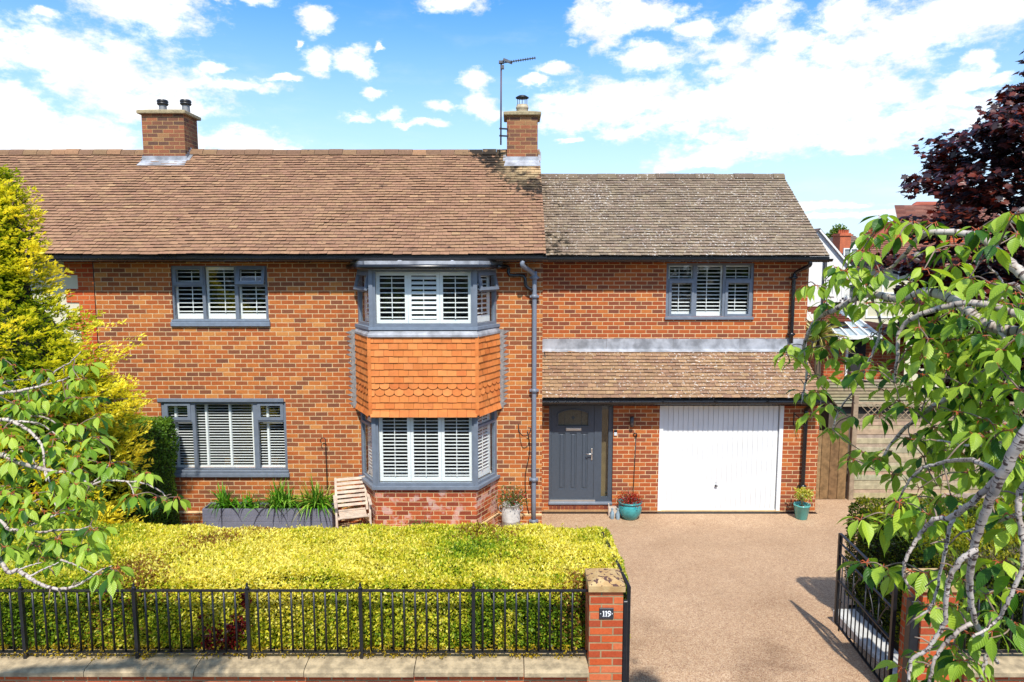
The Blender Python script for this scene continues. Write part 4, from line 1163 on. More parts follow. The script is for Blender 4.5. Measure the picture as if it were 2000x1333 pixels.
def golden(P, N, d):
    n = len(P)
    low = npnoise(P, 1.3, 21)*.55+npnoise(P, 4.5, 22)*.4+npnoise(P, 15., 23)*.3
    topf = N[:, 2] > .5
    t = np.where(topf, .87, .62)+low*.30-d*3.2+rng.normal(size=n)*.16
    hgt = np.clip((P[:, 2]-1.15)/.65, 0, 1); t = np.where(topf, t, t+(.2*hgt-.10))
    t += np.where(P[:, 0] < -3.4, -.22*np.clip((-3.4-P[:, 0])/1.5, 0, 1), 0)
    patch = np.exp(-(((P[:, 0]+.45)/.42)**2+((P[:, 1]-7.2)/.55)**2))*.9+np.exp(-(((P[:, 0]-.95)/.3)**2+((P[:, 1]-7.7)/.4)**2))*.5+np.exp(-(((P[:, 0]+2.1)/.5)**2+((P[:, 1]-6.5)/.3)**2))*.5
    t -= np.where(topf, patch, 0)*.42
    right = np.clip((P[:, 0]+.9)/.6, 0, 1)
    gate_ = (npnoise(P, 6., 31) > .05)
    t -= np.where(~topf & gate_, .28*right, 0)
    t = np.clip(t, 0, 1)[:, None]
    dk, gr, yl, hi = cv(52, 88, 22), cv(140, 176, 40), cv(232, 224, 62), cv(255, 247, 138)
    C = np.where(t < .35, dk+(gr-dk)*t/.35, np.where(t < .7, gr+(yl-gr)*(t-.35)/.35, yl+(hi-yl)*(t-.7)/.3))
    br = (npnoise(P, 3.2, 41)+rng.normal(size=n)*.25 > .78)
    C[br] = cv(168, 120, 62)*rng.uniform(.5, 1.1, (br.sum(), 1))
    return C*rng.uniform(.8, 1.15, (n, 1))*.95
hg = thing('golden_hedge', (-2.5, 7.2, .5), 'long clipped golden yellow hedge behind the front railing', 'hedge')
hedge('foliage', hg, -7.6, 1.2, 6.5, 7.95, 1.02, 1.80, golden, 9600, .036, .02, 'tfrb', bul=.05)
# sprigs poking through the railing and over the coping
n = 2600
cxs = rng.uniform(-6.2, .70, 130); cz = rng.uniform(1.1, 1.17, 130)
idx = rng.integers(0, 130, n)
P = np.c_[cxs[idx]+rng.normal(size=n)*.035, 6.42-rng.random(n)*.15, cz[idx]+rng.normal(size=n)*.022]
Nn = rng.normal(size=(n, 3)); T = rng.normal(size=(n, 3))+np.array([0, -.8, -.3])
leaf_cloud('overhanging_sprigs', M_leafhedge, hg, P, T, Nn, .03*rng.uniform(.6, 1.3, n), .018, (cv(236, 204, 52)*rng.uniform(.4, 1, (n, 1)))*.8)
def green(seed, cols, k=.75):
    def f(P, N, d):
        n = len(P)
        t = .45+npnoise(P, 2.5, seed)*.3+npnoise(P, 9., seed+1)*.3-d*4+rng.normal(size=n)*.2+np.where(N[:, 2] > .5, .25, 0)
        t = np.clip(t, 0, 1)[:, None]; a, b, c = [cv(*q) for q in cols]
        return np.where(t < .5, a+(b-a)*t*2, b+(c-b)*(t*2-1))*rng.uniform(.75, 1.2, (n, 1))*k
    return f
h2 = thing('boxed_hedge', (-6.8, 11.6, 0), 'dark green clipped square hedge against the house, right of the golden conifer', 'hedge')
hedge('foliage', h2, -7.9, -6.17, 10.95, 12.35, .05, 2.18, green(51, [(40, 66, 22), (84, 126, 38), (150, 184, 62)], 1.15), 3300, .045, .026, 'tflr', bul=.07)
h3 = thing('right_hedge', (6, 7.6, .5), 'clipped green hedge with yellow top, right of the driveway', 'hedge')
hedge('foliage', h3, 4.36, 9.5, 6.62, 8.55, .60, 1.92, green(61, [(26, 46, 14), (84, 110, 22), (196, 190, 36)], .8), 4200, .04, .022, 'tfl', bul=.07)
n = 900; P = np.c_[rng.uniform(4.45, 5.8, n), 6.62+rng.random(n)*.25, 1.83+rng.random(n)*.1]
leaf_cloud('bare_twigs', M_twig, h3, P, rng.normal(size=(n, 3))+np.array([0, -.3, .2]), rng.normal(size=(n, 3)), .13*rng.uniform(.5, 1.3, n), .006, cv(110, 70, 44)*np.ones((n, 1)))

def shrub(name, c, r, n, L, W, cols, label, cat, up=.4, stems=5, squash=1., mat=None, k=.8, group=None):
    t = thing(name, (c[0], c[1], c[2]), label, cat, group)
    D = unit(rng.normal(size=(n, 3))); D[:, 2] = np.abs(D[:, 2])*squash
    rad = r*rng.random(n)**.45
    P = np.array(c)+D*rad[:, None]+npnoise(D*3, 2., 5)[:, None]*D*r*.25
    T = D*.7+rng.normal(size=(n, 3))*.6+np.array([0, 0, up]); Nn = D+rng.normal(size=(n, 3))*.7
    w = rng.choice(len(cols), n); C = np.array([cv(*q) for q in cols])[w]*rng.uniform(.55, 1.15, (n, 1))*k
    leaf_cloud('foliage', mat or M_leafhedge, t, P, T, Nn, L*rng.uniform(.6, 1.3, n), W, C)
    m = MB()
    for i in range(stems):
        d = unit(rng.normal(size=(1, 3)))[0]; d[2] = abs(d[2])+.6
        m.tube([Vector(c)-Vector((0, 0, .03)), Vector(c)+Vector(d)*r*.5, Vector(c)+Vector(d)*r*.85], [.008, .005, .003], 5)
    m.build('stem', M_twig, t)
    return t
# loose new shoots standing proud of the clipped top
n = 5200; m_k = 420
sx = rng.uniform(-6.6, 1.1, m_k); sy = rng.uniform(6.5, 7.9, m_k); shh = rng.uniform(.03, .11, m_k); ix = rng.integers(0, m_k, n); hh2 = rng.random(n)
P = np.c_[sx[ix]+rng.normal(size=n)*.012, sy[ix]+rng.normal(size=n)*.012, 1.76+hh2*shh[ix]]
leaf_cloud('new_shoots', M_leafhedge, hg, P, rng.normal(size=(n, 3))+np.array([0, 0, .6]), rng.normal(size=(n, 3))+np.array([0, 0, .6]), .03*rng.uniform(.5, 1.2, n), .016, (cv(246, 236, 100)*rng.uniform(.6, 1., (n, 1)))*.95)
# dark red plant growing through the hedge face
t = thing('red_leaved_shrub', (PX(440, 1230, 6.4), 6.46, 1.1), 'dark red leaved shrub growing through the golden hedge behind the railing', 'shrub')
P = []
for (px, py, r, k) in ((430, 1250, .15, 260), (462, 1222, .09, 150), (480, 1165, .06, 70), (476, 1215, .07, 60), (405, 1260, .06, 60), (455, 1250, .08, 80), (395, 1205, .04, 22), (475, 1180, .04, 30)):
    c = P3(px, py, 6.42); P.append(np.array(c)+rng.normal(size=(k, 3))*r*np.array([.55, .25, .5]))
P = np.vstack(P); n = len(P)
leaf_cloud('foliage', M_leafhedge, t, P, rng.normal(size=(n, 3))+np.array([0, -.6, 0]), rng.normal(size=(n, 3))+np.array([0, -1.2, .5]), .04*rng.uniform(.6, 1.2, n), .024, np.array([cv(96, 20, 22), cv(140, 34, 34), cv(60, 18, 18)])[rng.integers(0, 3, n)]*.8)

# ------------------------------------------------------------------ golden conifer
cf = thing('golden_conifer', (-7.35, 9.9, 0), 'tall golden yellow conifer in front of the left end of the house', 'tree')
prof = [(6.25, .04), (5.9, .22), (5.5, .40), (5.1, .46), (4.7, .48), (4.4, .55), (4.15, .85), (3.9, 1.08), (3.5, 1.42), (3.0, 1.5), (2.3, 1.44), (1.6, 1.46), (.9, 1.4), (.25, 1.1)]
pz = np.array([p[0] for p in prof][::-1]); pr = np.array([p[1] for p in prof][::-1])
nsp = 5600
zs = rng.uniform(.3, 6.2, nsp*2); keep = rng.random(nsp*2) < np.interp(zs, pz, pr)/2.2+.12; zs = zs[keep][:nsp]; nsp = len(zs)
th = rng.uniform(0, 2*pi, nsp)
th = np.where(np.sin(th) > .35, -th, th)
R = np.interp(zs, pz, pr)
cl = np.sin(th*5+zs*3.1)*.12+np.sin(th*9-zs*5.3)*.09+np.sin(zs*7+th*2)*.08
ins = rng.random(nsp)**1.7*.42
R = R*(1+cl)*(1-ins)+rng.normal(size=nsp)*.02
base = np.c_[-7.35+R*np.cos(th), 9.9+R*np.sin(th), zs]
out_ = np.c_[np.cos(th), np.sin(th), np.full(nsp, .55)]
Pl, Tl, Nl, Cl = [], [], [], []
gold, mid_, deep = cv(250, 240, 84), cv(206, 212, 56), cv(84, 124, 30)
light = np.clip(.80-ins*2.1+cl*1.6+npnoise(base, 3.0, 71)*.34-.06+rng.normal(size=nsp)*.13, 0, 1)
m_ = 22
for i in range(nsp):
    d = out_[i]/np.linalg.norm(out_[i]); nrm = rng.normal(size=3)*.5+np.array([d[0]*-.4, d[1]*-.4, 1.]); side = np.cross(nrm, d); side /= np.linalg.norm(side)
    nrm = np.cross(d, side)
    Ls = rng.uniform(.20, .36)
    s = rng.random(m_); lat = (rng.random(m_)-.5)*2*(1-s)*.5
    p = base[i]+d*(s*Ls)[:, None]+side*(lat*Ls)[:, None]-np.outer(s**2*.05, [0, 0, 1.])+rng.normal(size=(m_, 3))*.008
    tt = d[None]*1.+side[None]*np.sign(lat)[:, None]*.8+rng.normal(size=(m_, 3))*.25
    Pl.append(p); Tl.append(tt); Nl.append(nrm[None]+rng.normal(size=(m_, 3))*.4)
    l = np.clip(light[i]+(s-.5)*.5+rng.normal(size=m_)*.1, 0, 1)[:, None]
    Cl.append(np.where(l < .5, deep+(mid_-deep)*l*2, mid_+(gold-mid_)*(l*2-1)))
P, T, N_, C = map(np.vstack, (Pl, Tl, Nl, Cl)); n = len(P)
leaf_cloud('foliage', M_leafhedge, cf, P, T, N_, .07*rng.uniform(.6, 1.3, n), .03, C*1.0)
m = MB(); m.lathe((-7.35, 9.9, 0), [(max(.01, r*.62), z) for z, r in prof[::-1]], 18); m.build('dark_shade_core', M_core, cf)  # solid dark cone added to close gaps, its colour standing for inner shade
m = MB(); m.tube([(-7.35, 9.9, 0), (-7.33, 9.9, 3), (-7.36, 9.9, 6.0)], [.14, .09, .02], 8)
for i in range(70):
    z = random.uniform(.5, 5.6); t = random.uniform(0, 2*pi); r = float(np.interp(z, pz, pr))*.8
    m.tube([(-7.35, 9.9, z), (-7.35+r*.6*cos(t), 9.9+r*.6*sin(t), z+.12), (-7.35+r*cos(t), 9.9+r*sin(t), z+.3)], [.025, .014, .006], 5)
m.build('trunk', plain('conifer_bark', (.075, .05, .035), .9, var=.3, vscale=12), cf)

# ------------------------------------------------------------------ things along the house front
GZH = .075
# planter
px0, px1 = PX(398, 1015, 12.06), PX(650, 1015, 12.06); pz0, pz1 = .135, .50
tr = thing('planter_trough', ((px0+px1)/2, 12.2, GZH), 'long grey decking-board planter on loose bricks below the lower left window', 'planter')
for k in range(3):
    m = MB(); h_ = (pz1-pz0)/3; z = pz0+k*h_
    for sgn, y in ((-1, 12.03), (1, 12.38)):
        n = 7
        for j in range(n):
            zz = z+.004+j*(h_-.008)/n; m.box(px0, px1, y-.012-(.004 if sgn < 0 else 0), y+.012, zz, zz+(h_-.008)/n-.004)
        m.box(px0+.002, px1-.002, y-.010, y+.010, z+.002, z+h_-.003)
    for x in (px0+.012, px1-.012): m.box(x-.012, x+.012, 12.043, 12.367, z+.002, z+h_-.004)
    m.build('board', plain('planter_grey_%d' % k, B(132, 134, 152), .6, var=.08, vscale=10), tr)
m = MB(); m.box(px0+.03, px1-.03, 12.05, 12.36, pz0, pz1-.04); m.build('soil', M_soil, tr)
xs = [PX(x, 1036, 12.08) for x in (434, 478, 510, 537, 567, 594, 630)]
for i, x in enumerate(xs):
    m = MB(); m.bevbox(x-.055, x+.055, 12.04, 12.25, GZH-.02, pz0-.001, .006, random.choice([B(206, 140, 104), B(190, 120, 86), B(214, 160, 124)]))
    tag(m.build('loose_brick', M_bar), 'small loose brick propping up the grey planter', 'brick', 'bricks under the planter')
M_blade = leaf_mat('strap_leaf', .3, .4, .45)
def clump(px, py, Y, n, L, label, cols, spread=1.):
    c = P3(px, py, Y); t = thing('strappy_plant', tuple(c), label, 'plant', 'plants in the planter')
    m = MB()
    for i in range(n):
        a = random.uniform(0, 2*pi); l = L*random.uniform(.55, 1.15); tilt = random.uniform(.25, 1.15)*spread
        o = c+Vector((random.gauss(0, .09), random.gauss(0, .05), .0)); d = Vector((cos(a), sin(a)*.8, 0)); w = random.uniform(.012, .021)
        sd = Vector((-d.y, d.x, 0)).normalized(); pts = []
        for k in range(6):
            s = k/5; pts.append(o+d*(l*s*tilt*.75)+Vector((0, 0, l*(s*(1.15-tilt*.35)-.75*tilt*s*s))))
        vs = []
        for k, p in enumerate(pts):
            ww = w*(1-(k/5)**2*.92); vs += [p-sd*ww, p+Vector((0, 0, -.003)), p+sd*ww]
        q = random.choice(cols); kk = random.uniform(.7, 1.2)*.8
        fs = []
        for k in range(5): fs += [(3*k, 3*k+1, 3*k+4, 3*k+3), (3*k+1, 3*k+2, 3*k+5, 3*k+4)]
        m.add(vs, fs, tuple(x*kk for x in B(*q, 1.)), None, True)
    m.build('leaves', M_blade, t)
gcol = [(96, 160, 30), (120, 184, 44), (74, 132, 26), (150, 200, 70), (60, 112, 24)]
clump(440, 992, 12.14, 80, .56, 'small strappy green plant at the left end of the grey planter', gcol)
clump(485, 992, 12.14, 60, .40, 'low tuft of green leaves second from left in the planter', gcol)
clump(548, 992, 12.14, 170, .66, 'bushy strappy green plant in the middle of the grey planter', gcol)
clump(617, 992, 12.12, 230, .66, 'largest strappy green plant, at the right end of the planter', gcol+[(200, 200, 90)], 1.1)
# shepherd's crook behind the planter
hk = MB(); a = P3(640, 990, 12.34); b = P3(636, 868, 12.36)
pts = [a+Vector((0, 0, -.3)), a, b]+[b+Vector((-.05+.05*cos(t), 0, .16+.06*sin(t)))*1 for t in np.linspace(-.6, 4.2, 12)]
pts = [Vector((a.x, 12.36, GZH)), Vector((b.x-.005, 12.36, b.z))]+[Vector((b.x-.045+.05*cos(t), 12.36, b.z+.06+.055*sin(t))) for t in np.linspace(-.5, 4., 12)]
hk.tube(pts, .008, 6); tag(hk.build('plant_hook', M_iron), 'thin black shepherd crook standing behind the planter by the brick wall', 'plant hook')
def wallhook(name, px, py, D, label, kind):
    m = MB(); c = P3(px, py, D)
    if kind == 0:
        pts = [c+Vector((-.09, -.01, .04)), c+Vector((-.07, -.03, -.06)), c+Vector((0, -.2, -.09)), c+Vector((.10, -.22, -.05)), c+Vector((.13, -.2, .05)), c+Vector((.08, -.19, .06))]
        m.tube(spline(pts), .009, 6); m.bar(c+Vector((-.09, -.006, .09)), c+Vector((-.085, -.006, -.06)), .014)
    elif kind == 1:
        m.tube(spline([c+Vector((-.03, -.01, .0)), c+Vector((-.02, -.05, .04)), c+Vector((.02, -.06, .03)), c+Vector((.03, -.03, -.03)), c+Vector((.0, -.03, -.02))]), .012, 6)
        m.tube([c+Vector((.02, -.02, 0)), c+Vector((.0, -.02, -.7)), c+Vector((-.02, -.02, -1.28))], .008, 6)
    else:
        m.bar(c+Vector((-.06, -.008, .16)), c+Vector((-.06, -.008, -.1)), .016); m.tube(spline([c+Vector((-.06, -.01, .14)), c+Vector((.02, -.15, .06)), c+Vector((.05, -.25, .02))]), .008, 6); m.tube(spline([c+Vector((-.06, -.01, -.08)), c+Vector((.0, -.14, -.1)), c+Vector((.05, -.25, -.06))]), .008, 6)
    tag(m.build(name, M_iron), label, 'wall bracket')
wallhook('basket_bracket', 1022, 838, DM, 'rusty black hanging-basket bracket beside the grey downpipe', 0)
wallhook('cord_hook', 1240, 850, DG, 'black hook with a long hanging cord on the brick between door and garage', 1)
wallhook('basket_bracket', 1556, 822, DG, 'black scrolled bracket on the brick pier right of the garage door', 2)

# folding wooden garden chair
ch_o = Vector((PX(688, 1010, 11.95), 11.95, GZH)); yaw = radians(17)
gc = thing('garden_chair', tuple(ch_o), 'weathered pale wooden slatted garden chair between planter and bay', 'chair')
def cw(x, y, z): return ch_o+Vector((x*cos(yaw)-y*sin(yaw), x*sin(yaw)+y*cos(yaw), z))
M_teak = plain('weathered_teak', B(222, 200, 178), .8, var=.2, vscale=9, bumpk=.2)
W_ = .27
m = MB()
for x in (-W_, W_): m.bar(cw(x, .02, .40), cw(x*.98, .34, .94), .04, .028)
m.build('back_stile', M_teak, gc)
for k in range(7):
    s = .2+k*.125; m = MB(); m.bar(cw(-W_+.02, .02+.32*s-.012, .40+.54*s), cw(W_-.02, .02+.32*s-.012, .40+.54*s), .014, .05, (0, .5, 1)); m.build('back_slat', M_teak, gc)
m = MB()
for k in range(8):
    s = k/7; y = -.40+.43*s; z = .44-.05*sin(s*pi*.9)+.0*s; m.bar(cw(-W_+.03, y, z), cw(W_-.03, y, z), .052, .016, (0, 0, 1))
m.build('seat', M_teak, gc)
for x in (-W_-.02, W_+.02):
    m = MB(); m.bar(cw(x, -.44, 0), cw(x, -.30, .64), .034, .026); m.build('leg', M_teak, gc)
    m = MB(); m.bar(cw(x*.93, -.30, .43), cw(x*.93, .26, 0), .034, .026); m.build('leg', M_teak, gc)
    m = MB(); m.bar(cw(x*1.02, -.42, .645), cw(x*1.02, .19, .66), .05, .024); m.build('armrest', M_teak, gc)
m = MB(); m.bar(cw(-W_, -.38, .425), cw(W_, -.38, .425), .03); m.bar(cw(-W_, .22, .03), cw(W_, .22, .03), .025); m.bar(cw(-W_, -.42, .12), cw(W_, -.42, .12), .02, .04); m.build('cross_rail', M_teak, gc)

# zinc churn with plant
M_zinc = plain('limewashed_zinc', B(206, 200, 192), .65, metal=.1, var=.22, vscale=8, bumpk=.2)
c = Vector((PX(998, 1010, 12.02), 12.05, GZH))
t = thing('zinc_churn', tuple(c), 'old whitish zinc churn used as a plant pot below the grey downpipe', 'churn')
m = MB(); m.lathe(c, [(.155, 0), (.165, .02), (.168, .2), (.172, .205), (.168, .22), (.17, .40), (.155, .44), (.15, .49), (.162, .50), (.162, .515), (.145, .515), (.14, .46)], 22); m.build('body', M_zinc, t)
for s in (-1, 1):
    m = MB(); m.tube(spline([c+Vector((s*.165, 0, .36)), c+Vector((s*.21, 0, .40)), c+Vector((s*.2, 0, .47)), c+Vector((s*.155, 0, .47))]), .01, 6); m.build('handle', M_zinc, t)
c2 = c+Vector((0, 0, .5))
t2 = shrub('rose_plant', tuple(c2+Vector((.03, 0, 0))), .30, 620, .04, .022, [(88, 120, 50), (120, 150, 70), (70, 100, 44), (150, 160, 90), (110, 140, 60), (90, 130, 56), (80, 110, 48), (210, 36, 44)], 'loose green plant with tiny red flowers in the zinc churn', 'plant', stems=6, squash=1.15)
# rose at the foot of the bay
c = Vector((PX(822, 1040, 11.5), 11.5, .16))
shrub('climbing_rose', tuple(c), .32, 520, .045, .026, [(96, 140, 44), (130, 170, 60), (150, 120, 60), (76, 116, 36)], 'low straggly green rose at the foot of the brick bay', 'plant', squash=.9)
# teal round pot + red plant
M_teal = plain('teal_glaze', B(62, 158, 160), .16, var=.25, vscale=7, spec=.7)
c = Vector((PX(1230, 1005, 12.85), 12.84, .012))
t = thing('glazed_pot', tuple(c), 'round bulging teal glazed pot beside the front door step', 'plant pot')
m = MB(); m.lathe(c, [(.13, 0), (.145, .01), (.2, .09), (.228, .18), (.225, .25), (.205, .295), (.2, .305), (.218, .315), (.232, .325), (.235, .345), (.222, .35), (.2, .34), (.19, .31)], 28); m.build('bowl', M_teal, t)
m = MB(); m.lathe(c+Vector((0, 0, .29)), [(.198, 0), (.1, .012), (.01, .02)], 16); m.build('soil', M_soil, t)
shrub('red_plant', tuple(c+Vector((0, 0, .30))), .25, 900, .035, .02, [(222, 40, 40), (236, 74, 64), (190, 30, 34), (120, 110, 40), (206, 90, 60)], 'bright red leaved plant growing in the round teal pot', 'plant', squash=.85)
# tapered pot
c = Vector((PX(1564, 1005, 12.85), 12.82, .012))
M_teal2 = plain('pale_teal_glaze', B(96, 184, 178), .22, var=.12, vscale=7, spec=.6)
t = thing('tapered_pot', tuple(c), 'small tapered pale teal pot below the black garage downpipe', 'plant pot')
m = MB(); m.lathe(c, [(.1, 0), (.108, .01), (.15, .26), (.157, .265), (.158, .29), (.145, .29), (.138, .25)], 24); m.build('bowl', M_teal2, t)
m = MB(); m.lathe(c+Vector((0, 0, .24)), [(.14, 0), (.05, .012), (.01, .015)], 16); m.build('soil', M_soil, t)
t = thing('variegated_shrub', tuple(c+Vector((0, 0, .25))), 'little yellow-green variegated shrub in the tapered teal pot', 'plant')
m = MB()
for dx, dy in ((-.05, 0), (.06, .03), (.0, -.04)): m.tube([c+Vector((0, 0, .25)), c+Vector((dx*.4, dy, .38)), c+Vector((dx, dy, .52))], [.012, .009, .005], 6)
m.build('stem', plain('pale_stem', B(190, 160, 120), .8), t)
n = 330; P = np.array(c)+np.array([0.02, 0, .50])+unit(rng.normal(size=(n, 3)))*(.18*rng.random((n, 1))**.5)*np.array([1, .9, .75])
leaf_cloud('foliage', M_leafhedge, t, P, rng.normal(size=(n, 3))+np.array([0, 0, -.3]), rng.normal(size=(n, 3))+np.array([0, -.4, .8]), .06*rng.uniform(.6, 1.2, n), .032, np.array([cv(222, 214, 84), cv(240, 232, 130), cv(150, 176, 60), cv(190, 196, 70)])[rng.integers(0, 4, n)]*.82)
# milk bottles and their carrier
bx = PX(1200, 1012, 12.8)
c = thing('bottle_carrier', (bx, 12.92, .012), 'small white wooden bottle carrier behind the milk bottles', 'carrier')
m = MB(); m.box(bx-.10, bx+.12, 12.9, 12.92, .012, .2); m.box(bx-.10, bx+.12, 12.98, 13.0, .012, .2); m.box(bx-.10, bx-.085, 12.921, 12.979, .012, .26); m.box(bx+.105, bx+.12, 12.921, 12.979, .012, .26); m.build('panel', plain('old_white_wood', B(230, 210, 190), .8, var=.2, vscale=20), c)
M_bottle = plain('bottle_glass', B(150, 176, 190), .12, spec=.8, var=.2, vscale=12)
for k, lab in enumerate(('left-hand empty glass milk bottle beside the teal pot', 'right-hand empty glass milk bottle beside the teal pot')):
    m = MB(); m.lathe((bx-.045+.11*k, 12.80-.02*k, .012), [(.036, 0), (.04, .01), (.04, .11), (.022, .16), (.02, .19), (.024, .195), (.024, .21)], 14)
    tag(m.build('milk_bottle', M_bottle), lab, 'bottle', 'milk bottles by the door')

# ------------------------------------------------------------------ side gate, fence, shed
FYD = 13.9
def wood(name, c, v=.22): return plain(name, c, .85, var=v, vscale=7, bumpk=.3)
M_gatew = attr_mat('old_gate_wood', .85, .2, nvar=.35, nscale=9.)
M_fence = attr_mat('silvered_fence_wood', .85, .2, nvar=.25, nscale=8.)
t = thing('side_gate', (6.5, FYD, 0), 'weathered brown boarded wooden side gate right of the garage', 'gate')
gx0, gx1 = XE+.03, PX(1655, 900, FYD); zt = PZ(842, FYD)
n = 5
for k in range(n):
    a, b = lerp(gx0, gx1, k/n), lerp(gx0, gx1, (k+1)/n); m = MB()
    m.bevbox(a+.004, b-.004, FYD, FYD+.025, .02, zt+random.uniform(-.01, .01), .003, random.choice([B(168, 136, 96), B(150, 118, 80), B(186, 156, 116), B(140, 108, 74)])); m.build('board', M_gatew, t)
m = MB(); m.box(gx0, gx1, FYD+.026, FYD+.06, .3, .4, B(140, 110, 80)); m.box(gx0, gx1, FYD+.026, FYD+.06, 1.3, 1.4, B(140, 110, 80)); m.build('ledge', M_gatew, t)
fx0 = PX(1664, 900, FYD)
m = MB(); m.bevbox(fx0-.05, fx0+.05, FYD-.05, FYD+.05, 0, PZ(772, FYD), .006, B(172, 150, 124)); tag(m.build('fence_post', M_fence), 'tall square wooden post between side gate and slatted fence', 'post')
for pi_, (a, b) in enumerate(((fx0+.055, fx0+1.9), (fx0+1.91, fx0+3.75))):
    t = thing('slatted_fence', ((a+b)/2, FYD, 0), ['slatted silvery wooden fence panel with trellis top beside the side gate', 'second slatted fence panel, further right behind the cherry'][pi_], 'fence', 'slatted fences')
    m = MB(); z = .04; zt = PZ(822, FYD); k = 0
    while z < zt-.05:
        m.bevbox(a, b, FYD-.012+.012*(k % 2), FYD+.006+.012*(k % 2), z, min(z+.115, zt), .004, tuple(x*random.uniform(.85, 1.1) for x in B(196, 176, 146))); z += .098; k += 1
    for x in (a+.02, lerp(a, b, .33), lerp(a, b, .66), b-.02): m.box(x-.018, x+.018, FYD+.02, FYD+.045, .02, zt, B(160, 140, 112))
    m.build('slats', M_fence, t)
    m = MB(); z0, z1 = zt+.01, PZ(786, FYD); m.box(a, b, FYD-.02, FYD+.02, z1-.04, z1, B(190, 168, 138)); m.box(a, b, FYD-.02, FYD+.02, z0-.02, z0+.02, B(180, 158, 130))
    x = a-.3
    while x < b+.3:
        for s in (-1, 1):
            p, q = [x, z0+.02], [x+s*(z1-z0-.06), z1-.04]
            if a < p[0] < b and a < q[0] < b: m.bar((p[0], FYD+.006*s, p[1]), (q[0], FYD+.006*s, q[1]), .012, .022, (0, 1, 0), B(176, 154, 126))
        x += .13
    m.build('trellis', M_fence, t)
sh = thing('garden_shed', (7.6, 15.6, 0), 'grey timber garden shed with shallow roof behind the slatted fence', 'shed')
x0, x1, xr = PX(1620, 790, 15.0), 9.6, PX(1640, 750, 15.0)+.1
m = MB(); m.box(x0+.05, x1, 15.1, 17.2, 0, PZ(790, 15.1), B(120, 108, 92)); m.build('wall', M_fence, sh)
m = MB(); zr, ze = PZ(742, 16.2), PZ(796, 15.0)
for k in range(9):
    s0, s1 = k/9, (k+1)/9; m.add([(x0+.15, lerp(14.95, 16.2, s0), lerp(ze, zr, s0)+.02), (x1, lerp(14.95, 16.2, s0), lerp(ze, zr, s0)+.02), (x1, lerp(14.95, 16.2, s1), lerp(ze, zr, s1)), (x0+.15, lerp(14.95, 16.2, s1), lerp(ze, zr, s1))], [(0, 1, 2, 3)], tuple(q*random.uniform(.8, 1.1) for q in B(170, 154, 130)))
m.add([(x0+.15, 16.2, zr), (x1, 16.2, zr), (x1, 17.4, ze), (x0+.15, 17.4, ze)], [(0, 1, 2, 3)], B(150, 135, 115)); m.build('roof', M_fence, sh)
m = MB(); m.bar((x0+.14, 14.95, ze), (x0+.14, 16.2, zr+.01), .03, .1, col=B(80, 64, 50)); m.bar((x0+.14, 16.2, zr+.01), (x0+.14, 17.4, ze), .03, .1, col=B(80, 64, 50)); m.build('bargeboard', M_fence, sh)

# cordyline palm by the gable
cp = thing('cordyline_palm', (PX(1600, 660, 15.3), 15.3, 0), 'spiky cordyline palm peeping past the house corner, above the porch roof', 'palm')
c0 = P3(1598, 655, 15.3)
m = MB(); m.tube([(c0.x+.1, 15.3, 0), (c0.x+.05, 15.3, 1.5), c0], [.09, .08, .07], 8); m.build('trunk', M_twig, cp)
m = MB()
for i in range(150):
    d = Vector((random.gauss(0, 1), random.gauss(0, 1), random.uniform(-.7, 1.3))).normalized(); l = random.uniform(.5, .85); sd = d.orthogonal().normalized(); sd = Matrix.Rotation(random.uniform(0, 6), 3, d) @ sd
    pts = [c0+d*l*s+Vector((0, 0, -.22*s*s)) for s in (0, .5, 1)]
    q = B(*random.choice([(120, 140, 50), (90, 116, 44), (176, 170, 84), (200, 190, 110)]), .75)
    m.add([pts[0]-sd*.012, pts[0]+sd*.012, pts[1]+sd*.018, pts[1]-sd*.018, pts[2]], [(0, 1, 2, 3), (3, 2, 4)], q)
m.build('fronds', M_blade, cp)
# ------------------------------------------------------------------ houses behind, right
def slope_tiles(mb, a, b, c, d, cols, gauge=.2, tw=.35):
    """quad a-b (eave) d-c (ridge) laid with simple courses"""
    a, b, c, d = map(Vector, (a, b, c, d)); n = (b-a).cross(d-a).normalized()
    L = (d-a).length; rows = int(L/gauge)
    for r in range(rows):
        s0, s1 = r/rows, (r+1)/rows
        p0, p1, q0, q1 = a.lerp(d, s0), b.lerp(c, s0), a.lerp(d, s1), b.lerp(c, s1)
        k = max(1, int((p1-p0).length/tw))
        for i in range(k):
            u, v = i/k, (i+1)/k; cc = random.choice(cols); f = random.uniform(.85, 1.12)
            mb.add([p0.lerp(p1, u)+n*.05, p0.lerp(p1, v)+n*.05, q0.lerp(q1, v)+n*.01, q0.lerp(q1, u)+n*.01], [(0, 1, 2, 3)], tuple(x*f for x in cc))
            mb.add([p0.lerp(p1, u)-n*.0, p0.lerp(p1, v)-n*.0, p0.lerp(p1, v)+n*.05, p0.lerp(p1, u)+n*.05], [(0, 1, 2, 3)], tuple(x*f*.9 for x in cc))
def simple_window(parent, x, z, w, h, Y, bars=1):
    f = MB(); hs = [(x+.06+i*(w-.06)/bars, x+(i+1)*(w-.06)/bars, z+.06, z+h-.06) for i in range(bars)]
    f.panel(x, x+w, z, z+h, hs, Y-.03, Y+.06); fr = f.build('window', M_white, parent)
    p = MB(); p.box(x+.05, x+w-.05, Y+.0, Y+.01, z+.05, z+h-.05); p.build('pane', M_glass, fr)
    p = MB(); p.box(x+.04, x+w-.04, Y+.03, Y+.05, z+.04, z+h-.04); p.build('curtain', plain('pale_curtain', (.25, .27, .26), .9, var=.4, vscale=3) if 'pale_curtain' not in bpy.data.materials else bpy.data.materials['pale_curtain'], fr)
WY = 20.
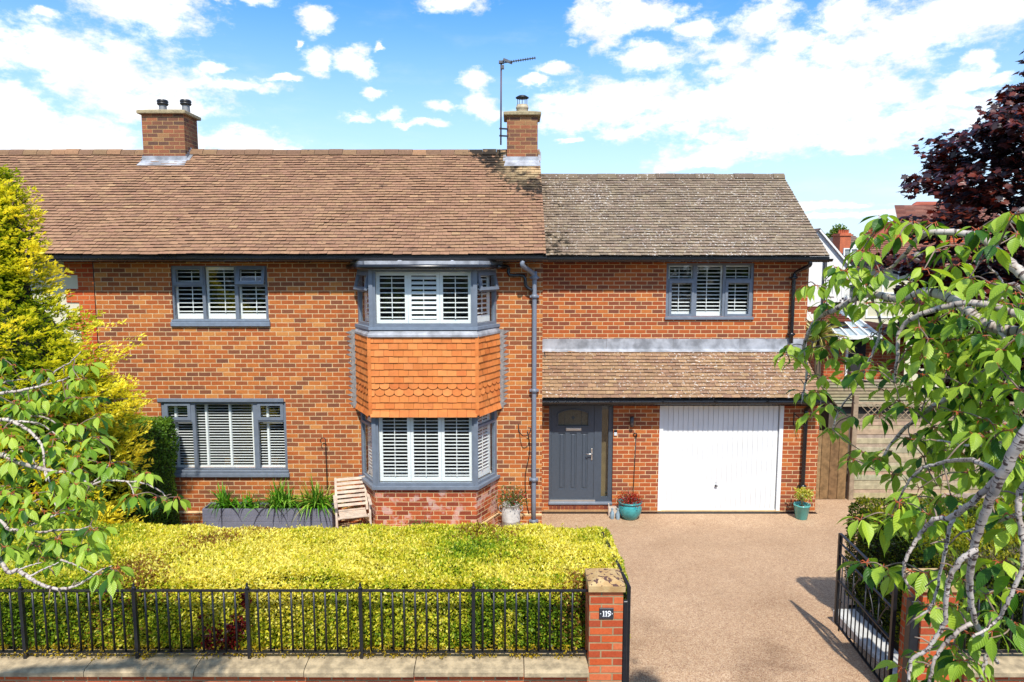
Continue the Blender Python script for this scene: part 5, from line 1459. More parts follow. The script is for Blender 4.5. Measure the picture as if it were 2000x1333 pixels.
wh = thing('white_house', (PX(1620, 600, WY), WY, 0), 'white pebbledashed gable of a house just beyond the garage end', 'house')
xa, xb = PX(1575, 560, WY), PX(1660, 560, WY)
zL, zR = PZ(458, WY)+1.2, PZ(520, WY)
m = MB(); xpk = PX(1599, 450, WY)
sl = (PZ(465, WY)-PZ(512, WY))/(PX(1612, 465, WY)-PX(1650, 512, WY))
zpk = PZ(465, WY)+sl*(xpk-PX(1612, 465, WY)); xl = 2*xpk-xb; zl_ = PZ(465, WY)+sl*(xb-PX(1612, 465, WY))
poly = [(xl, 0), (xb, 0), (xb, zl_), (xpk, zpk), (xl, zl_)]
m.add([(x, WY, z) for x, z in poly]+[(x, WY+6, z) for x, z in poly], [(0, 1, 2, 3, 4), (1, 6, 7, 2), (0, 4, 9, 5)]); m.build('wall', M_pebble, wh)
m = MB(); m.add([(xb+.15, WY-.1, poly[2][1]-.1), (xb+.15, WY+6, poly[2][1]-.1), (xpk, WY+6, zpk+.03), (xpk, WY-.1, zpk+.03), (xl-.15, WY+6, poly[2][1]-.1), (xl-.15, WY-.1, poly[2][1]-.1)], [(0, 1, 2, 3), (3, 2, 4, 5)], B(120, 100, 90)); m.build('roof', M_tileplain, wh)
m = MB(); m.bar((xb+.15, WY-.08, poly[2][1]-.14), (xpk, WY-.08, zpk-.02), .03, .05); m.build('bargeboard', M_white, wh)
m = MB(); x = PX(1607, 580, WY); m.tube([(x, WY-.06, 1), (x, WY-.06, PZ(503, WY))], .05, 8); m.build('downpipe', M_black, wh)
simple_window(wh, PX(1632, 640, WY), PZ(655, WY), .5, 1.1, WY); simple_window(wh, PX(1643, 580, WY), PZ(600, WY), .45, .7, WY)
simple_window(wh, PX(1609, 580, WY), PZ(580, WY), .3, .55, WY)
# annex / conservatory
AY = 18.
an = thing('brick_annex', (PX(1680, 660, AY), AY, 0), 'low brick annex with a pale glazed lean-to roof beyond the fence', 'building')
m = MB(); m.box(PX(1612, 660, AY), PX(1770, 660, AY), AY, AY+2, 0, PZ(640, AY)); m.build('wall', M_brickfar, an)
m = MB(); m.add([(PX(1618, 650, AY), AY-.5, PZ(655, AY)), (PX(1700, 650, AY), AY-.5, PZ(655, AY)), (PX(1690, 615, AY), AY+1, PZ(622, AY)+.1), (PX(1628, 615, AY), AY+1, PZ(622, AY)+.1)], [(0, 1, 2, 3)]); m.build('glazed_roof', plain('polycarbonate', B(190, 206, 214), .3, var=.1), an)
m = MB()
for k in range(5):
    s = k/4; m.bar((lerp(PX(1618, 650, AY), PX(1700, 650, AY), s), AY-.5, PZ(655, AY)+.03), (lerp(PX(1628, 615, AY), PX(1690, 615, AY), s), AY+1, PZ(622, AY)+.13), .05)
m.bar((PX(1616, 650, AY), AY-.52, PZ(656, AY)), (PX(1702, 650, AY), AY-.52, PZ(656, AY)), .09); m.build('roof_bar', M_white, an)
m = MB(); m.box(PX(1655, 690, AY), PX(1690, 690, AY), AY-.02, AY+.02, 0, PZ(662, AY)); an_d = m.build('door', M_dark, an)
m = MB(); m.box(PX(1651, 690, AY), PX(1656, 690, AY)-.01, AY-.04, AY+.02, 0, PZ(662, AY)); m.build('door_frame', M_white, an_d)
m = MB(); xr0, xr1 = PX(1605, 610, AY), PX(1660, 610, AY); slope_tiles(m, (xr0, AY-.2, PZ(628, AY)), (xr1, AY-.2, PZ(628, AY)), (xr1, AY+1.5, PZ(600, AY+1.5)), (xr0, AY+1.5, PZ(600, AY+1.5)), [B(150, 84, 64), B(130, 72, 56)]); m.build('tiled_roof', M_tileplain, an)
# red roofed house
RY_ = 25.
rh = thing('red_roofed_house', (PX(1760, 560, RY_), RY_, 0), 'cream house with a red tiled hipped roof behind the cherry tree', 'house')
x0, x1 = PX(1652, 560, RY_), PX(2080, 560, RY_)
m = MB(); m.box(x0+.3, x1, RY_, RY_+7, 0, PZ(514, RY_)); m.build('wall', M_render, rh)
ze = PZ(513, RY_-.3); zr = PZ(404, RY_+4); xr = PX(1790, 404, RY_+4)
m = MB(); red = [B(176, 122, 104), B(160, 106, 92), B(188, 136, 116), B(166, 120, 106)]
slope_tiles(m, (x0, RY_-.3, ze), (x1, RY_-.3, ze), (x1, RY_+4, zr), (xr, RY_+4, zr), red)
m.add([(x0, RY_-.3, ze), (xr, RY_+4, zr), (xr, RY_+4.2, zr), (xr, RY_+4.4, ze)], [(3, 2, 1, 0)], red[0])
m.tube([(x0, RY_-.3, ze+.06), (xr, RY_+4, zr+.06), (x1, RY_+4, zr+.06)], .14, 6, B(176, 96, 76)); m.build('roof', M_tileplain, rh)
m = MB(); m.box(x0, x1, RY_-.42, RY_-.3, ze-.12, ze+.02); m.build('gutter', M_black, rh)
simple_window(rh, PX(1694, 545, RY_), PZ(575, RY_), 1.15, 1.0, RY_, 2); simple_window(rh, PX(1694, 545, RY_), PZ(622, RY_), 1.15, .8, RY_, 2)
m = MB(); xg = PX(1755, 430, RY_+1); m.box(xg, xg+2.5, RY_+1, RY_+3, 5.5, PZ(432, RY_+1)); rd = m.build('dormer', M_brickred, rh)
m = MB(); slope_tiles(m, (xg-.15, RY_+.8, PZ(434, RY_+1)), (xg+2.8, RY_+.8, PZ(434, RY_+1)), (xg+2.8, RY_+3, PZ(402, RY_+3)), (xg+.9, RY_+3, PZ(402, RY_+3)), red); m.build('dormer_roof', M_tileplain, rd)
# far houses: dark roof with tall chimney, second chimney
fh = thing('distant_house', (PX(1660, 500, 38.), 38., 0), 'far house with dark roof and a tall orange chimney of clay pots', 'house')
FY_ = 38.
m = MB(); xq0, xq1 = PX(1618, 500, FY_), PX(1740, 500, FY_); m.box(xq0+.4, xq1, FY_, FY_+5, 0, PZ(505, FY_)); m.build('wall', M_render, fh)
m = MB(); slope_tiles(m, (xq0, FY_-.3, PZ(504, FY_)), (xq1, FY_-.3, PZ(504, FY_)), (xq1-.6, FY_+3.5, PZ(458, FY_+3.5)), (xq0+1.6, FY_+3.5, PZ(466, FY_+3.5)), [B(110, 96, 92), B(140, 116, 100), B(96, 86, 84)], .3, .5); m.build('roof', M_tileplain, fh)
m = MB(); xc0, xc1 = PX(1646, 470, FY_), PX(1667, 470, FY_); m.box(xc0, xc1, FY_+.3, FY_+1.2, 5, PZ(456, FY_)); fc = m.build('chimney', M_clay, fh)
m = MB(); m.box(xc0-.06, xc1+.06, FY_+.24, FY_+1.26, PZ(461, FY_), PZ(458, FY_)); m.build('chimney_cap', M_clay, fc)
for k in range(5):
    m = MB(); m.lathe((lerp(xc0+.06, xc1-.06, k/4), FY_+.6, PZ(456.5, FY_)), [(.07, 0), (.06, .2), (.075, .22)], 8); m.build('chimney_pot', M_clay, fc)
m = MB(); xk, zk = PX(1688, 473, FY_), PZ(478, FY_); m.box(xk, xk+.3, FY_+1.2, FY_+2.2, zk-.3, zk+.05); m.build('skylight', M_white, fh)
m = MB(); xc0, xc1 = PX(1702, 460, FY_+2), PX(1714, 460, FY_+2); m.box(xc0, xc1, FY_+2, FY_+2.8, 5, PZ(453, FY_+2)); fc = m.build('chimney', M_clay, fh)
for k in range(3):
    m = MB(); m.lathe((lerp(xc0+.06, xc1-.06, k/2), FY_+2.4, PZ(453.5, FY_+2)), [(.07, 0), (.06, .2), (.075, .22)], 8); m.build('chimney_pot', M_clay, fc)
simple_window(fh, PX(1647, 498, FY_), PZ(507, FY_), .8, .6, FY_-.02, 2)

# ------------------------------------------------------------------ generic leafy crown from clumps
def crown(name, parent, blobs, n, L, W, cols, mat, k=.8, seed=1, drop=-.1):
    r = np.random.default_rng(seed)
    wts = np.array([b[3]**2 for b in blobs]); wts = wts/wts.sum()
    i = r.choice(len(blobs), n, p=wts); Bc = np.array([b[:3] for b in blobs])[i]; Br = np.array([b[3] for b in blobs])[i]
    D = unit(r.normal(size=(n, 3))); rad = Br*r.random(n)**.4
    P = Bc+D*rad[:, None]*np.array([1, 1, .8])
    T = D*.6+r.normal(size=(n, 3))*.6+np.array([0, 0, drop]); Nn = r.normal(size=(n, 3))*.5+np.array([0, 0, .9])+D*.4
    C = np.array([cv(*q) for q in cols])[r.integers(0, len(cols), n)]*r.uniform(.6, 1.2, (n, 1))*(.75+.5*npnoise(P, 1.6, seed)[:, None]).clip(.5, 1.3)*k
    return leaf_cloud(name, mat, parent, P, T, Nn, L*r.uniform(.6, 1.3, n), W*r.uniform(.7, 1.2, n), C)
ft = thing('distant_tree', (PX(1635, 470, 55), 55, 0), 'round bright green tree behind the far chimney', 'tree')
bl = [(*P3(px, py, 55+dy), r) for px, py, r, dy in ((1632, 462, .7, 0), (1618, 472, .6, 1), (1648, 468, .7, 1), (1640, 452, .6, 0), (1626, 484, .6, -1), (1655, 480, .6, 0), (1610, 486, .5, 0), (1638, 492, .8, 0))]
crown('crown', ft, bl, 4200, .2, .12, [(120, 150, 50), (90, 124, 44), (150, 176, 70), (70, 100, 36)], M_leafhedge, 1.5)
m = MB(); m.tube([(PX(1635, 470, 55), 55, 0), P3(1636, 480, 55)], [.3, .15], 8); m.build('trunk', M_twig, ft)

# ------------------------------------------------------------------ purple maple
mp = thing('purple_maple', (PX(2110, 700, 17), 17, 0), 'large dark purple maple rising behind the cherry at the right edge', 'tree')
Mx, My = PX(2110, 450, 17), 17.
M_mapleleaf = leaf_mat('maple_leaf', .22, .38, .5, tint=(1.5, .55, .4))
zz = [(1130, .1), (200, 2.0), (120, 1.45), (250, 3.0), (340, 3.8), (430, 4.1), (600, 4.3), (740, 3.6)]
pr_ = sorted([(PZ(120, 17), 1.3), (PZ(0, 17), .9), (PZ(-60, 17), .3), (PZ(200, 17), 1.95), (PZ(235, 17), 2.9), (PZ(300, 17), 3.3), (PZ(345, 17), 3.75), (PZ(430, 17), 4.0), (PZ(520, 17), 4.3), (PZ(640, 17), 4.2), (PZ(740, 17), 3.6), (PZ(830, 17), 2.2)])
mz, mr = np.array([p[0] for p in pr_]), np.array([max(.2, p[1]-(.42 if p[0] < PZ(300, 17) else .05)) for p in pr_])
r = np.random.default_rng(5)
shape = [(0, 0), (.18, .16), (.05, .34), (.34, .36), (.42, .56), (.6, .3), (1.0, 0), (.6, -.3), (.42, -.56), (.34, -.36), (.05, -.34), (.18, -.16)]
def maple_mesh():
    V, F, Cc = [], [], []
    cl = []
    for q in range(3600):
        z = r.uniform(mz[0], mz[-1]); 
        if r.random() > np.interp(z, mz, mr)/4.3+.1: continue
        t = r.uniform(0, 2*pi)
        if cos(t) > .45 or sin(t) > .6: continue
        R = np.interp(z, mz, mr)*(.3+.7*r.random()**.45)*(1+.13*sin(z*6.5)+.1*sin(t*4+z*3))
        cl.append((Mx+R*cos(t), My+R*sin(t)*.9, z, r.uniform(.3, .6), t, R/np.interp(z, mz, mr)))
    for (x, y, z, s, t, e) in cl:
        for k in range(int(24*s/.45)):
            d = r.normal(size=3); d /= np.linalg.norm(d); p = np.array([x, y, z])+d*s*np.array([1, 1, .42])*r.random()**.4
            a = t+r.normal()*.9; T = np.array([cos(a), sin(a), -.35+r.normal()*.35]); T /= np.linalg.norm(T)
            N = np.array([r.normal()*.35, -.25+r.normal()*.35, 1.]); Bv = np.cross(N, T); Bv /= np.linalg.norm(Bv); N = np.cross(T, Bv)
            L = r.uniform(.14, .22); o = len(V)
            for (u, v) in shape: V.append(p+T*u*L+Bv*v*L*1.05-N*(abs(v)*.25+u*u*.2)*L)
            F.append(list(range(o, o+12)))
            c = [(58, 36, 38), (76, 40, 36), (104, 46, 34), (66, 50, 56), (46, 32, 36)][r.integers(0, 5)] if e < .82 or r.random() < .6 else (128, 54, 36)
            Cc.append(np.array(B(*c, .62))*r.uniform(.6, 1.2))
    return V, F, Cc
V, F, Cc = maple_mesh()
mbm = MB(); mbm.v = [Vector(p) for p in V]; mbm.f = F; mbm.c = [tuple(c) for c in Cc]; mbm.uv = [[(0, 0)]*12 for _ in F]; mbm.sm = [False]*len(F)
mbm.build('crown', M_mapleleaf, mp)
m = MB(); m.tube([(Mx, My, 0), (Mx+.05, My, 3), (Mx-.05, My, 7), (Mx, My, 10)], [.3, .24, .13, .04], 10)
for q in range(46):
    z = r.uniform(2.5, 9.5); t = r.uniform(0, 2*pi); R = np.interp(z+.6, mz, mr)*.8
    m.tube(spline([(Mx, My, z-.4), (Mx+R*.5*cos(t), My+R*.5*sin(t), z+.1), (Mx+R*cos(t), My+R*sin(t), z+.35)], 4), [.06-.05*i/8 for i in range(9)], 5)
m.build('trunk', plain('maple_bark', (.09, .07, .06), .9, var=.3, vscale=10), mp)

# ------------------------------------------------------------------ cherry trees (weeping street trees)
M_cherry = leaf_mat('cherry_leaf', .42, .42, .45, veins=True, tint=(1.1, 1.1, .35))
def bark_mat():
    m, nt, b = new_mat('cherry_bark')
    uv = nd(nt, 'ShaderNodeUVMap').outputs[0]
    st = noise(nt, vmath(nt, 'MULTIPLY', uv, (70., 1.5, 1.)), 1., 3, .6)
    big = noise(nt, geopos(nt), 9., 3)
    c = mixc(nt, smooth(nt, big, .3, .7), B(214, 202, 190, .8), B(172, 156, 144, .8))
    c = mixc(nt, smooth(nt, st, .52, .60), c, B(86, 66, 60))
    tw = mixc(nt, smooth(nt, big, .3, .7), B(166, 142, 122), B(124, 102, 86))
    c = mixc(nt, nd(nt, 'ShaderNodeVertexColor', layer_name='Col').outputs[0], tw, c)
    nt.links.new(c, b.inputs['Base Color']); b.inputs['Roughness'].default_value = .6
    bump(nt, b, st, .5, .004)
    return m
M_bark = bark_mat()
M_petiole = plain('red_petiole', B(196, 96, 50), .5, var=.2)
def leaf_shape(mb, o, T, N, L, W, col, droop=.35, fold=.3):
    T = T.normalized(); Bv = N.cross(T)
    if Bv.length < 1e-4: Bv = T.orthogonal()
    Bv.normalize(); N = T.cross(Bv); vs, uvs = [], []
    prof = [0, .46, .82, 1., .92, .55, .12, 0.]; m = len(prof)-1
    for k, w in enumerate(prof):
        s = k/m; p = o+T*(s*L)-N*(droop*L*s*s)
        ww = w*W*.5; z = fold*ww
        vs += [p-Bv*ww+N*z, p, p+Bv*ww+N*z]; uvs.append((s, w))
    fs, fu = [], []
    for k in range(m):
        a, b = 3*k, 3*k+3; (s0, w0), (s1, w1) = uvs[k], uvs[k+1]
        fs += [(a, a+1, b+1, b), (a+1, a+2, b+2, b+1)]
        fu += [[(s0, -w0), (s0, 0), (s1, 0), (s1, -w1)], [(s0, 0), (s0, w0), (s1, w1), (s1, 0)]]
    mb.add(vs, fs, col, fu, True)
def cherry(tree, limbs, clusters, depthf, leafL, trunk_pts, trunk_r, seed, nl=(5, 8), twigr=.0035):
    R_ = random.Random(seed)
    wood_ = MB(); wood_.col = (1., 1., 1.); TW = (.0, .0, .0); leaves = MB(); pet = MB()
    nodes = []
    for pts, r0, r1 in limbs:
        q = spline(pts, 7); n = len(q)
        q = [p+Vector((R_.gauss(0, 1), R_.gauss(0, 1), R_.gauss(0, 1)))*.0015 for p in q]
        wood_.tube(q, [.86*lerp(r0, r1, i/(n-1))*(1+.03*sin(i*2.3)) for i in range(n)], 9)
        nodes += q
        # short bare spurs
        for k in range(n//9):
            p = q[R_.randrange(n)]; d = Vector((R_.gauss(0, 1), R_.gauss(0, .7), R_.gauss(.1, 1))).normalized()
            wood_.tube([p, p+d*.03, p+d*.055+Vector((0, 0, -.01))], [.0035, .003, .002], 5, TW)
    wood_.tube(spline(trunk_pts, 6), [lerp(trunk_r, trunk_r*.45, i/(6*(len(trunk_pts)-1))) for i in range(6*(len(trunk_pts)-1)+1)], 14)
    cl = [(P3(px, py, d), s) for px, py, d, s in clusters]
    todo = [c for c in cl]
    todo.sort(key=lambda c: min((c[0]-n).length_squared for n in nodes))
    for c, s in todo:
        nb_ = min(nodes, key=lambda n: (c-n).length_squared+(.02 if n.z < c.z-.1 else 0))
        L = (c-nb_).length
        mid_ = nb_.lerp(c, .5)+Vector((R_.gauss(0, .06), R_.gauss(0, .06), .10+R_.gauss(0, .04)))*min(1, L)
        q = spline([nb_, mid_, c], 5)
        wood_.tube(q, [lerp(.0028+twigr*min(1., L*1.1), .0022, i/(len(q)-1)) for i in range(len(q))], 6, TW)
        nodes += q[2:]
        k = R_.randint(*nl); a0 = R_.uniform(0, 2*pi)
        tone = R_.random()
        for i in range(k):
            a = a0+2*pi*i/k+R_.gauss(0, .3)
            d = Vector((cos(a), sin(a), R_.uniform(-.75, .12))).normalized(); o = c+d*.022+Vector((0, 0, R_.uniform(-.01, .02)))
            pet.tube([c, c+d*.014+Vector((0, 0, .006)), o], .0016, 4, cap=False)
            t = min(1, max(0, .5*tone+.5*R_.random()))
            col = [lerp(x, y, t) for x, y in zip(B(106, 154, 34, .9), B(190, 214, 76, .92))]
            if R_.random() < .16: col = list(B(58, 104, 24, .85))
            LL = leafL*s*R_.uniform(.72, 1.15)
            leaf_shape(leaves, o, (d+Vector((0, 0, -.32))).normalized(), Vector((R_.gauss(0, .3), R_.gauss(0, .3), 1)), LL, LL*R_.uniform(.38, .47), tuple(col), R_.uniform(.15, .5), R_.uniform(.1, .45))
    wood_.build('branches', M_bark, tree); leaves.build('foliage', M_cherry, tree); pet.build('leaf_stalks', M_petiole, tree)

def poly2(pts, dz): return [P3(x, y, d) for x, y, d in pts]
# right-hand cherry
def dR(x, y):
    d = 3.9-(x-1540)/460.*1.6
    if y > 960: d = min(d, 2.75-(x-1660)/340.*.55)
    return d
def LR(pts, r0, r1): return ([P3(x, y, d) for x, y, d in pts], r0, r1)
rc_limbs = [
 LR([(2080, 600, 2.5), (2000, 540, 2.6), (1965, 508, 2.7), (1925, 470, 2.8), (1890, 458, 2.9), (1820, 455, 3.0), (1790, 470, 3.1), (1768, 497, 3.2), (1742, 522, 3.3), (1712, 540, 3.4)], .026, .006),
 LR([(2080, 600, 2.5), (2000, 617, 2.6), (1935, 598, 2.7), (1874, 594, 2.8), (1805, 612, 2.9), (1761, 641, 3.0), (1752, 700, 3.0), (1748, 750, 3.05)], .022, .006),
 LR([(2080, 660, 2.6), (1940, 640, 2.8), (1870, 592, 3.0), (1813, 571, 3.1), (1761, 584, 3.25), (1709, 576, 3.4), (1674, 582, 3.5), (1630, 606, 3.6), (1596, 624, 3.75), (1574, 663, 3.85), (1570, 693, 3.9), (1576, 728, 3.9), (1565, 790, 3.9)], .03, .006),
 LR([(2070, 760, 1.9), (2000, 850, 1.95), (1960, 925, 2.0), (1930, 985, 2.05), (1906, 1060, 2.1), (1894, 1140, 2.15), (1902, 1205, 2.2), (1928, 1262, 2.25), (1948, 1296, 2.28)], .021, .007),
 LR([(1906, 1072, 2.1), (1872, 1100, 2.12), (1850, 1145, 2.14), (1845, 1215, 2.16), (1815, 1265, 2.18), (1782, 1290, 2.2), (1774, 1330, 2.2)], .011, .006),
 LR([(1962, 922, 2.0), (1900, 980, 2.1), (1858, 1010, 2.2), (1820, 1018, 2.25), (1795, 1050, 2.3), (1770, 1090, 2.3), (1765, 1122, 2.32), (1776, 1150, 2.32)], .012, .005),
 LR([(1880, 990, 2.2), (1858, 1020, 2.2), (1850, 1060, 2.22), (1838, 1110, 2.25), (1822, 1180, 2.28), (1796, 1206, 2.3)], .009, .004),
 LR([(1897, 1218, 2.2), (1870, 1235, 2.2), (1845, 1258, 2.22), (1825, 1290, 2.22), (1814, 1335, 2.22)], .009, .006),
 LR([(2070, 900, 2.0), (1996, 955, 2.1), (1990, 1000, 2.1), (1997, 1060, 2.1), (1996, 1110, 2.1), (1965, 1180, 2.12), (1945, 1215, 2.15), (1900, 1245, 2.15)], .013, .005),
 LR([(1930, 1265, 2.25), (1922, 1300, 2.25), (1912, 1345, 2.25)], .008, .006),
 LR([(2070, 1010, 2.1), (2000, 1005, 2.2), (1930, 1025, 2.3), (1880, 1040, 2.3)], .01, .004),
 LR([(2080, 640, 2.6), (1960, 700, 2.8), (1880, 760, 2.9), (1800, 810, 3.0), (1740, 870, 3.1), (1712, 930, 3.1)], .02, .005),
 LR([(2090, 640, 2.6), (1990, 560, 2.9), (1940, 580, 3.0), (1900, 640, 3.1), (1880, 700, 3.1), (1900, 760, 3.1)], .016, .005),
 LR([(1700, 577, 3.4), (1720, 640, 3.4), (1700, 700, 3.4), (1670, 760, 3.4), (1640, 800, 3.5), (1626, 840, 3.5)], .009, .004),
 LR([(2080, 500, 2.6), (1990, 440, 2.7), (1950, 420, 2.8)], .012, .004),
 LR([(1960, 930, 2.0), (1900, 900, 2.2), (1840, 905, 2.4), (1790, 925, 2.5), (1750, 985, 2.6)], .011, .004),
 LR([(2080, 820, 2.3), (1980, 860, 2.5), (1900, 870, 2.6), (1830, 860, 2.7)], .012, .004),
 LR([(2080, 640, 2.5), (2000, 690, 2.6), (1950, 640, 2.7), (1960, 560, 2.8), (1930, 520, 2.8)], .012, .004),
]
zc1 = [(515,105),(580,125),(650,125),(430,180),(480,185),(590,190),(420,255),(455,270),(310,330),(340,345),(410,330),(500,350),(165,410),(215,410),(290,400),(340,385),(430,405),(470,370),(260,480),(330,490),(400,480),(450,490),(530,470),(590,490),(650,400),(700,340),(740,130),(750,250),(840,230),(930,230),(940,160),(1050,100),(1110,90),(1120,180),(1010,240),(840,320),(790,350),(900,380),(1000,400),(1100,410),(1040,480),(680,490),(740,570),(680,600),(100,680),(80,720),(130,740),(200,690),(270,690),(330,640),(300,740),(410,720),(460,640),(520,660),(640,690),(720,650),(780,690),(860,650),(790,640),(800,790),(910,770),(1010,760),(1110,660),(1050,700),(360,800),(430,790),(250,820),(560,810),(690,810),(150,890),(220,890),(190,990),(270,950),(290,1060),(370,1000),(490,990),(520,880),(620,960),(700,940),(850,980),(950,950),(1040,990),(1130,880),(1000,860),(540,1150),(380,1190),(430,1160),(490,1190),(640,1100),(750,1050),(830,1100),(990,1100),(930,1080),(640,1230),(570,1260),(730,1240),(840,1200),(1080,1200),(760,1310),(250,560),(560,560),(620,540),(870,560),(960,640),(1130,780),(880,860),(780,880),(640,870),(590,930),(1080,1060),(1120,1140),(700,1180),(900,1250),(680,1320),(600,740),(480,760),(700,730),(1060,850),(960,1010)]
zc2 = [(430,200),(560,220),(680,180),(740,180),(900,160),(980,170),(830,40),(470,500),(590,530),(650,600),(780,560),(880,570),(1010,540),(1020,620),(1150,620),(1240,480),(1400,500),(1520,560),(980,360),(1470,170),(1480,260),(870,810),(950,800),(1060,800),(1150,930),(1190,990),(1380,860),(1490,920),(1350,980),(850,1140),(880,1230),(1040,1180),(1140,1180),(1210,1180),(720,1240),(980,1300),(1080,1070),(960,60),(1060,30),(700,80),(1360,60),(1540,700),(1300,720)]
rr = random.Random(3); cls = []
for zx, zy in zc1:
    x, y = 1500+zx/2.298, 380+zy/2.298; d = dR(x, y)+rr.uniform(-.25, .25); cls.append((x, y, d, 1.0))
for zx, zy in zc2:
    x, y = 1560+zx/3.573, 960+zy/3.573; d = dR(x, y)+rr.uniform(-.12, .12); cls.append((x, y, d, 1.0))
for k in range(108):          # the crowded heart of the crown at the right edge
    x = 1790+230*rr.random()**.8; y = rr.uniform(560, 960); cls.append((x, y, dR(x, y)+rr.uniform(.05, .6), 1.))
for k in range(8): x = rr.uniform(2020, 2200); y = rr.uniform(350, 1000); cls.append((x, y, rr.uniform(2., 3.), 1.))
rt = thing('cherry_tree', (2.9, 2.75, .56), 'weeping cherry on the right with pale banded branches and drooping green leaves', 'tree', 'weeping cherries framing the view')
cherry(rt, rc_limbs, cls, None, .098, [(2.9, 2.75, .5), (2.88, 2.72, 2.), (2.7, 2.65, 3.6), P3(2080, 600, 2.55)], .11, 8)
tm = MB(); tm.col = (1., 1., 1.)
for a, b in ((P3(2080, 600, 2.55), P3(2070, 760, 1.9)), (P3(2080, 600, 2.55), P3(2080, 500, 2.6)), (P3(2070, 760, 1.9), P3(2070, 900, 2.0)), (P3(2070, 900, 2.), P3(2070, 1010, 2.1)), (P3(2080, 600, 2.55), P3(2080, 820, 2.3)), (P3(2080, 600, 2.55), P3(2080, 660, 2.6))):
    tm.tube([a, a.lerp(b, .5)+Vector((.02, 0, .01)), b], [.03, .027, .022], 8)
tm.build('limb', M_bark, rt)
# left-hand cherry
def dL(x, y): return 4.3-(y-700)/430.*.75
lz = lambda pts, r0, r1: ([P3(zx/2.778, 680+zy/2.778, dL(zx/2.778, 680+zy/2.778)+dd) for zx, zy, dd in pts], r0, r1)
lc_limbs = [
 lz([(-250, 330, .2), (0, 250, 0), (100, 235, 0), (230, 205, 0), (340, 175, 0), (440, 120, .1)], .014, .004),
 lz([(240, 203, 0), (300, 130, 0), (380, 80, 0), (440, 20, 0)], .008, .003),
 lz([(-250, 330, .2), (0, 200, .1), (60, 180, .1), (150, 170, .1)], .01, .004),
 lz([(-250, 420, .1), (0, 390, 0), (90, 410, 0), (180, 470, 0), (230, 540, 0), (240, 640, 0), (252, 725, 0)], .015, .005),
 lz([(60, 400, 0), (170, 405, 0), (250, 430, .1), (350, 515, .1)], .009, .004),
 lz([(-250, 500, .2), (0, 395, .1), (120, 370, .1), (260, 385, .1), (360, 470, .2)], .011, .004),
 lz([(-250, 520, .1), (0, 580, 0), (100, 622, 0), (200, 652, 0), (300, 672, 0), (370, 675, 0)], .021, .008),
 lz([(-250, 520, 0), (0, 1150, -.1), (100, 1210, -.1), (190, 1268, -.1), (260, 1300, -.1), (360, 1308, -.1), (440, 1278, -.1), (540, 1212, -.1), (605, 1188, -.1)], .015, .005),
 lz([(160, 1242, -.1), (240, 1200, -.1), (320, 1165, -.1)], .007, .003),
 lz([(100, 1205, -.1), (170, 1180, -.1), (230, 1165, -.1)], .006, .003),
 lz([(330, 1150, 0), (400, 1175, 0), (500, 1222, -.05)], .007, .003),
 lz([(-250, 520, .1), (0, 930, 0), (90, 990, 0), (200, 1000, 0), (330, 990, 0), (440, 985, 0), (500, 960, 0)], .012, .004),
 lz([(-250, 520, .1), (0, 910, .1), (140, 850, .1), (290, 800, .1)], .011, .004),
 lz([(160, 970, 0), (250, 930, 0), (310, 905, 0), (405, 880, 0)], .009, .004),
 lz([(370, 675, 0), (430, 700, 0), (490, 745, 0), (560, 722, 0), (690, 725, 0), (790, 738, 0), (880, 785, 0), (900, 822, 0)], .009, .0035),
 lz([(690, 725, 0), (712, 755, 0), (728, 800, 0)], .005, .003),
 lz([(490, 745, 0), (540, 700, 0), (600, 625, 0)], .006, .003),
 lz([(0, 580, .2), (90, 560, .2), (170, 590, .2), (220, 700, .2)], .01, .004),
 lz([(240, 640, 0), (290, 780, 0), (300, 860, 0)], .006, .004),
]
zl = [(70,95),(170,130),(235,120),(400,95),(480,90),(430,170),(460,170),(365,225),(200,235),(90,310),(40,330),(160,290),(240,260),(310,290),(360,290),(60,480),(210,500),(360,420),(430,420),(440,510),(520,490),(480,550),(310,580),(420,590),(30,670),(60,790),(190,790),(280,770),(410,740),(430,660),(480,680),(600,630),(660,620),(640,660),(740,690),(800,680),(690,830),(760,810),(730,800),(850,810),(900,830),(960,810),(460,800),(510,830),(380,780),(420,920),(360,910),(510,990),(560,980),(480,990),(240,890),(60,940),(20,1000),(80,1090),(200,1080),(240,1140),(330,1140),(310,1040),(430,1100),(470,1095),(540,1230),(600,1230),(630,1200),(120,880),(300,900),(20,880),(110,760),(10,780),(340,660),(280,540),(120,540),(20,440),(10,60),(150,950),(20,1080),(150,1120),(280,470),(60,600)]
cls = [(zx/2.778, 680+zy/2.778, dL(zx/2.778, 680+zy/2.778)+rr.uniform(-.2, .2), 1.) for zx, zy in zl]
for k in range(78): x = rr.uniform(-60, 200); y = rr.uniform(740, 1085); cls.append((x, y, dL(x, y)+rr.uniform(0, .6), 1.))
for k in range(30): x = rr.uniform(-300, -10); y = rr.uniform(650, 1150); cls.append((x, y, dL(x, y)+rr.uniform(-.4, .6), 1.))
lt = thing('cherry_tree', (-5.2, 4.3, .56), 'weeping cherry on the left sweeping pale twigs across the hedge', 'tree', 'weeping cherries framing the view')
cherry(lt, lc_limbs, cls, None, .10, [(-5.2, 4.3, .5), (-5.15, 4.3, 2.), (-4.8, 4.28, 3.3), P3(-90, 867, dL(-90, 867)+.1)], .1, 9)
tm = MB(); tm.col = (1., 1., 1.); hub = P3(-90, 867, dL(-90, 867)+.1)
for zx, zy, dd in ((-250, 330, .2), (-250, 420, .1), (-250, 500, .2)):
    b = P3(zx/2.778, 680+zy/2.778, dL(zx/2.778, 680+zy/2.778)+dd); tm.tube([hub, hub.lerp(b, .5), b], [.03, .024, .016], 8)
tm.build('limb', M_bark, lt)

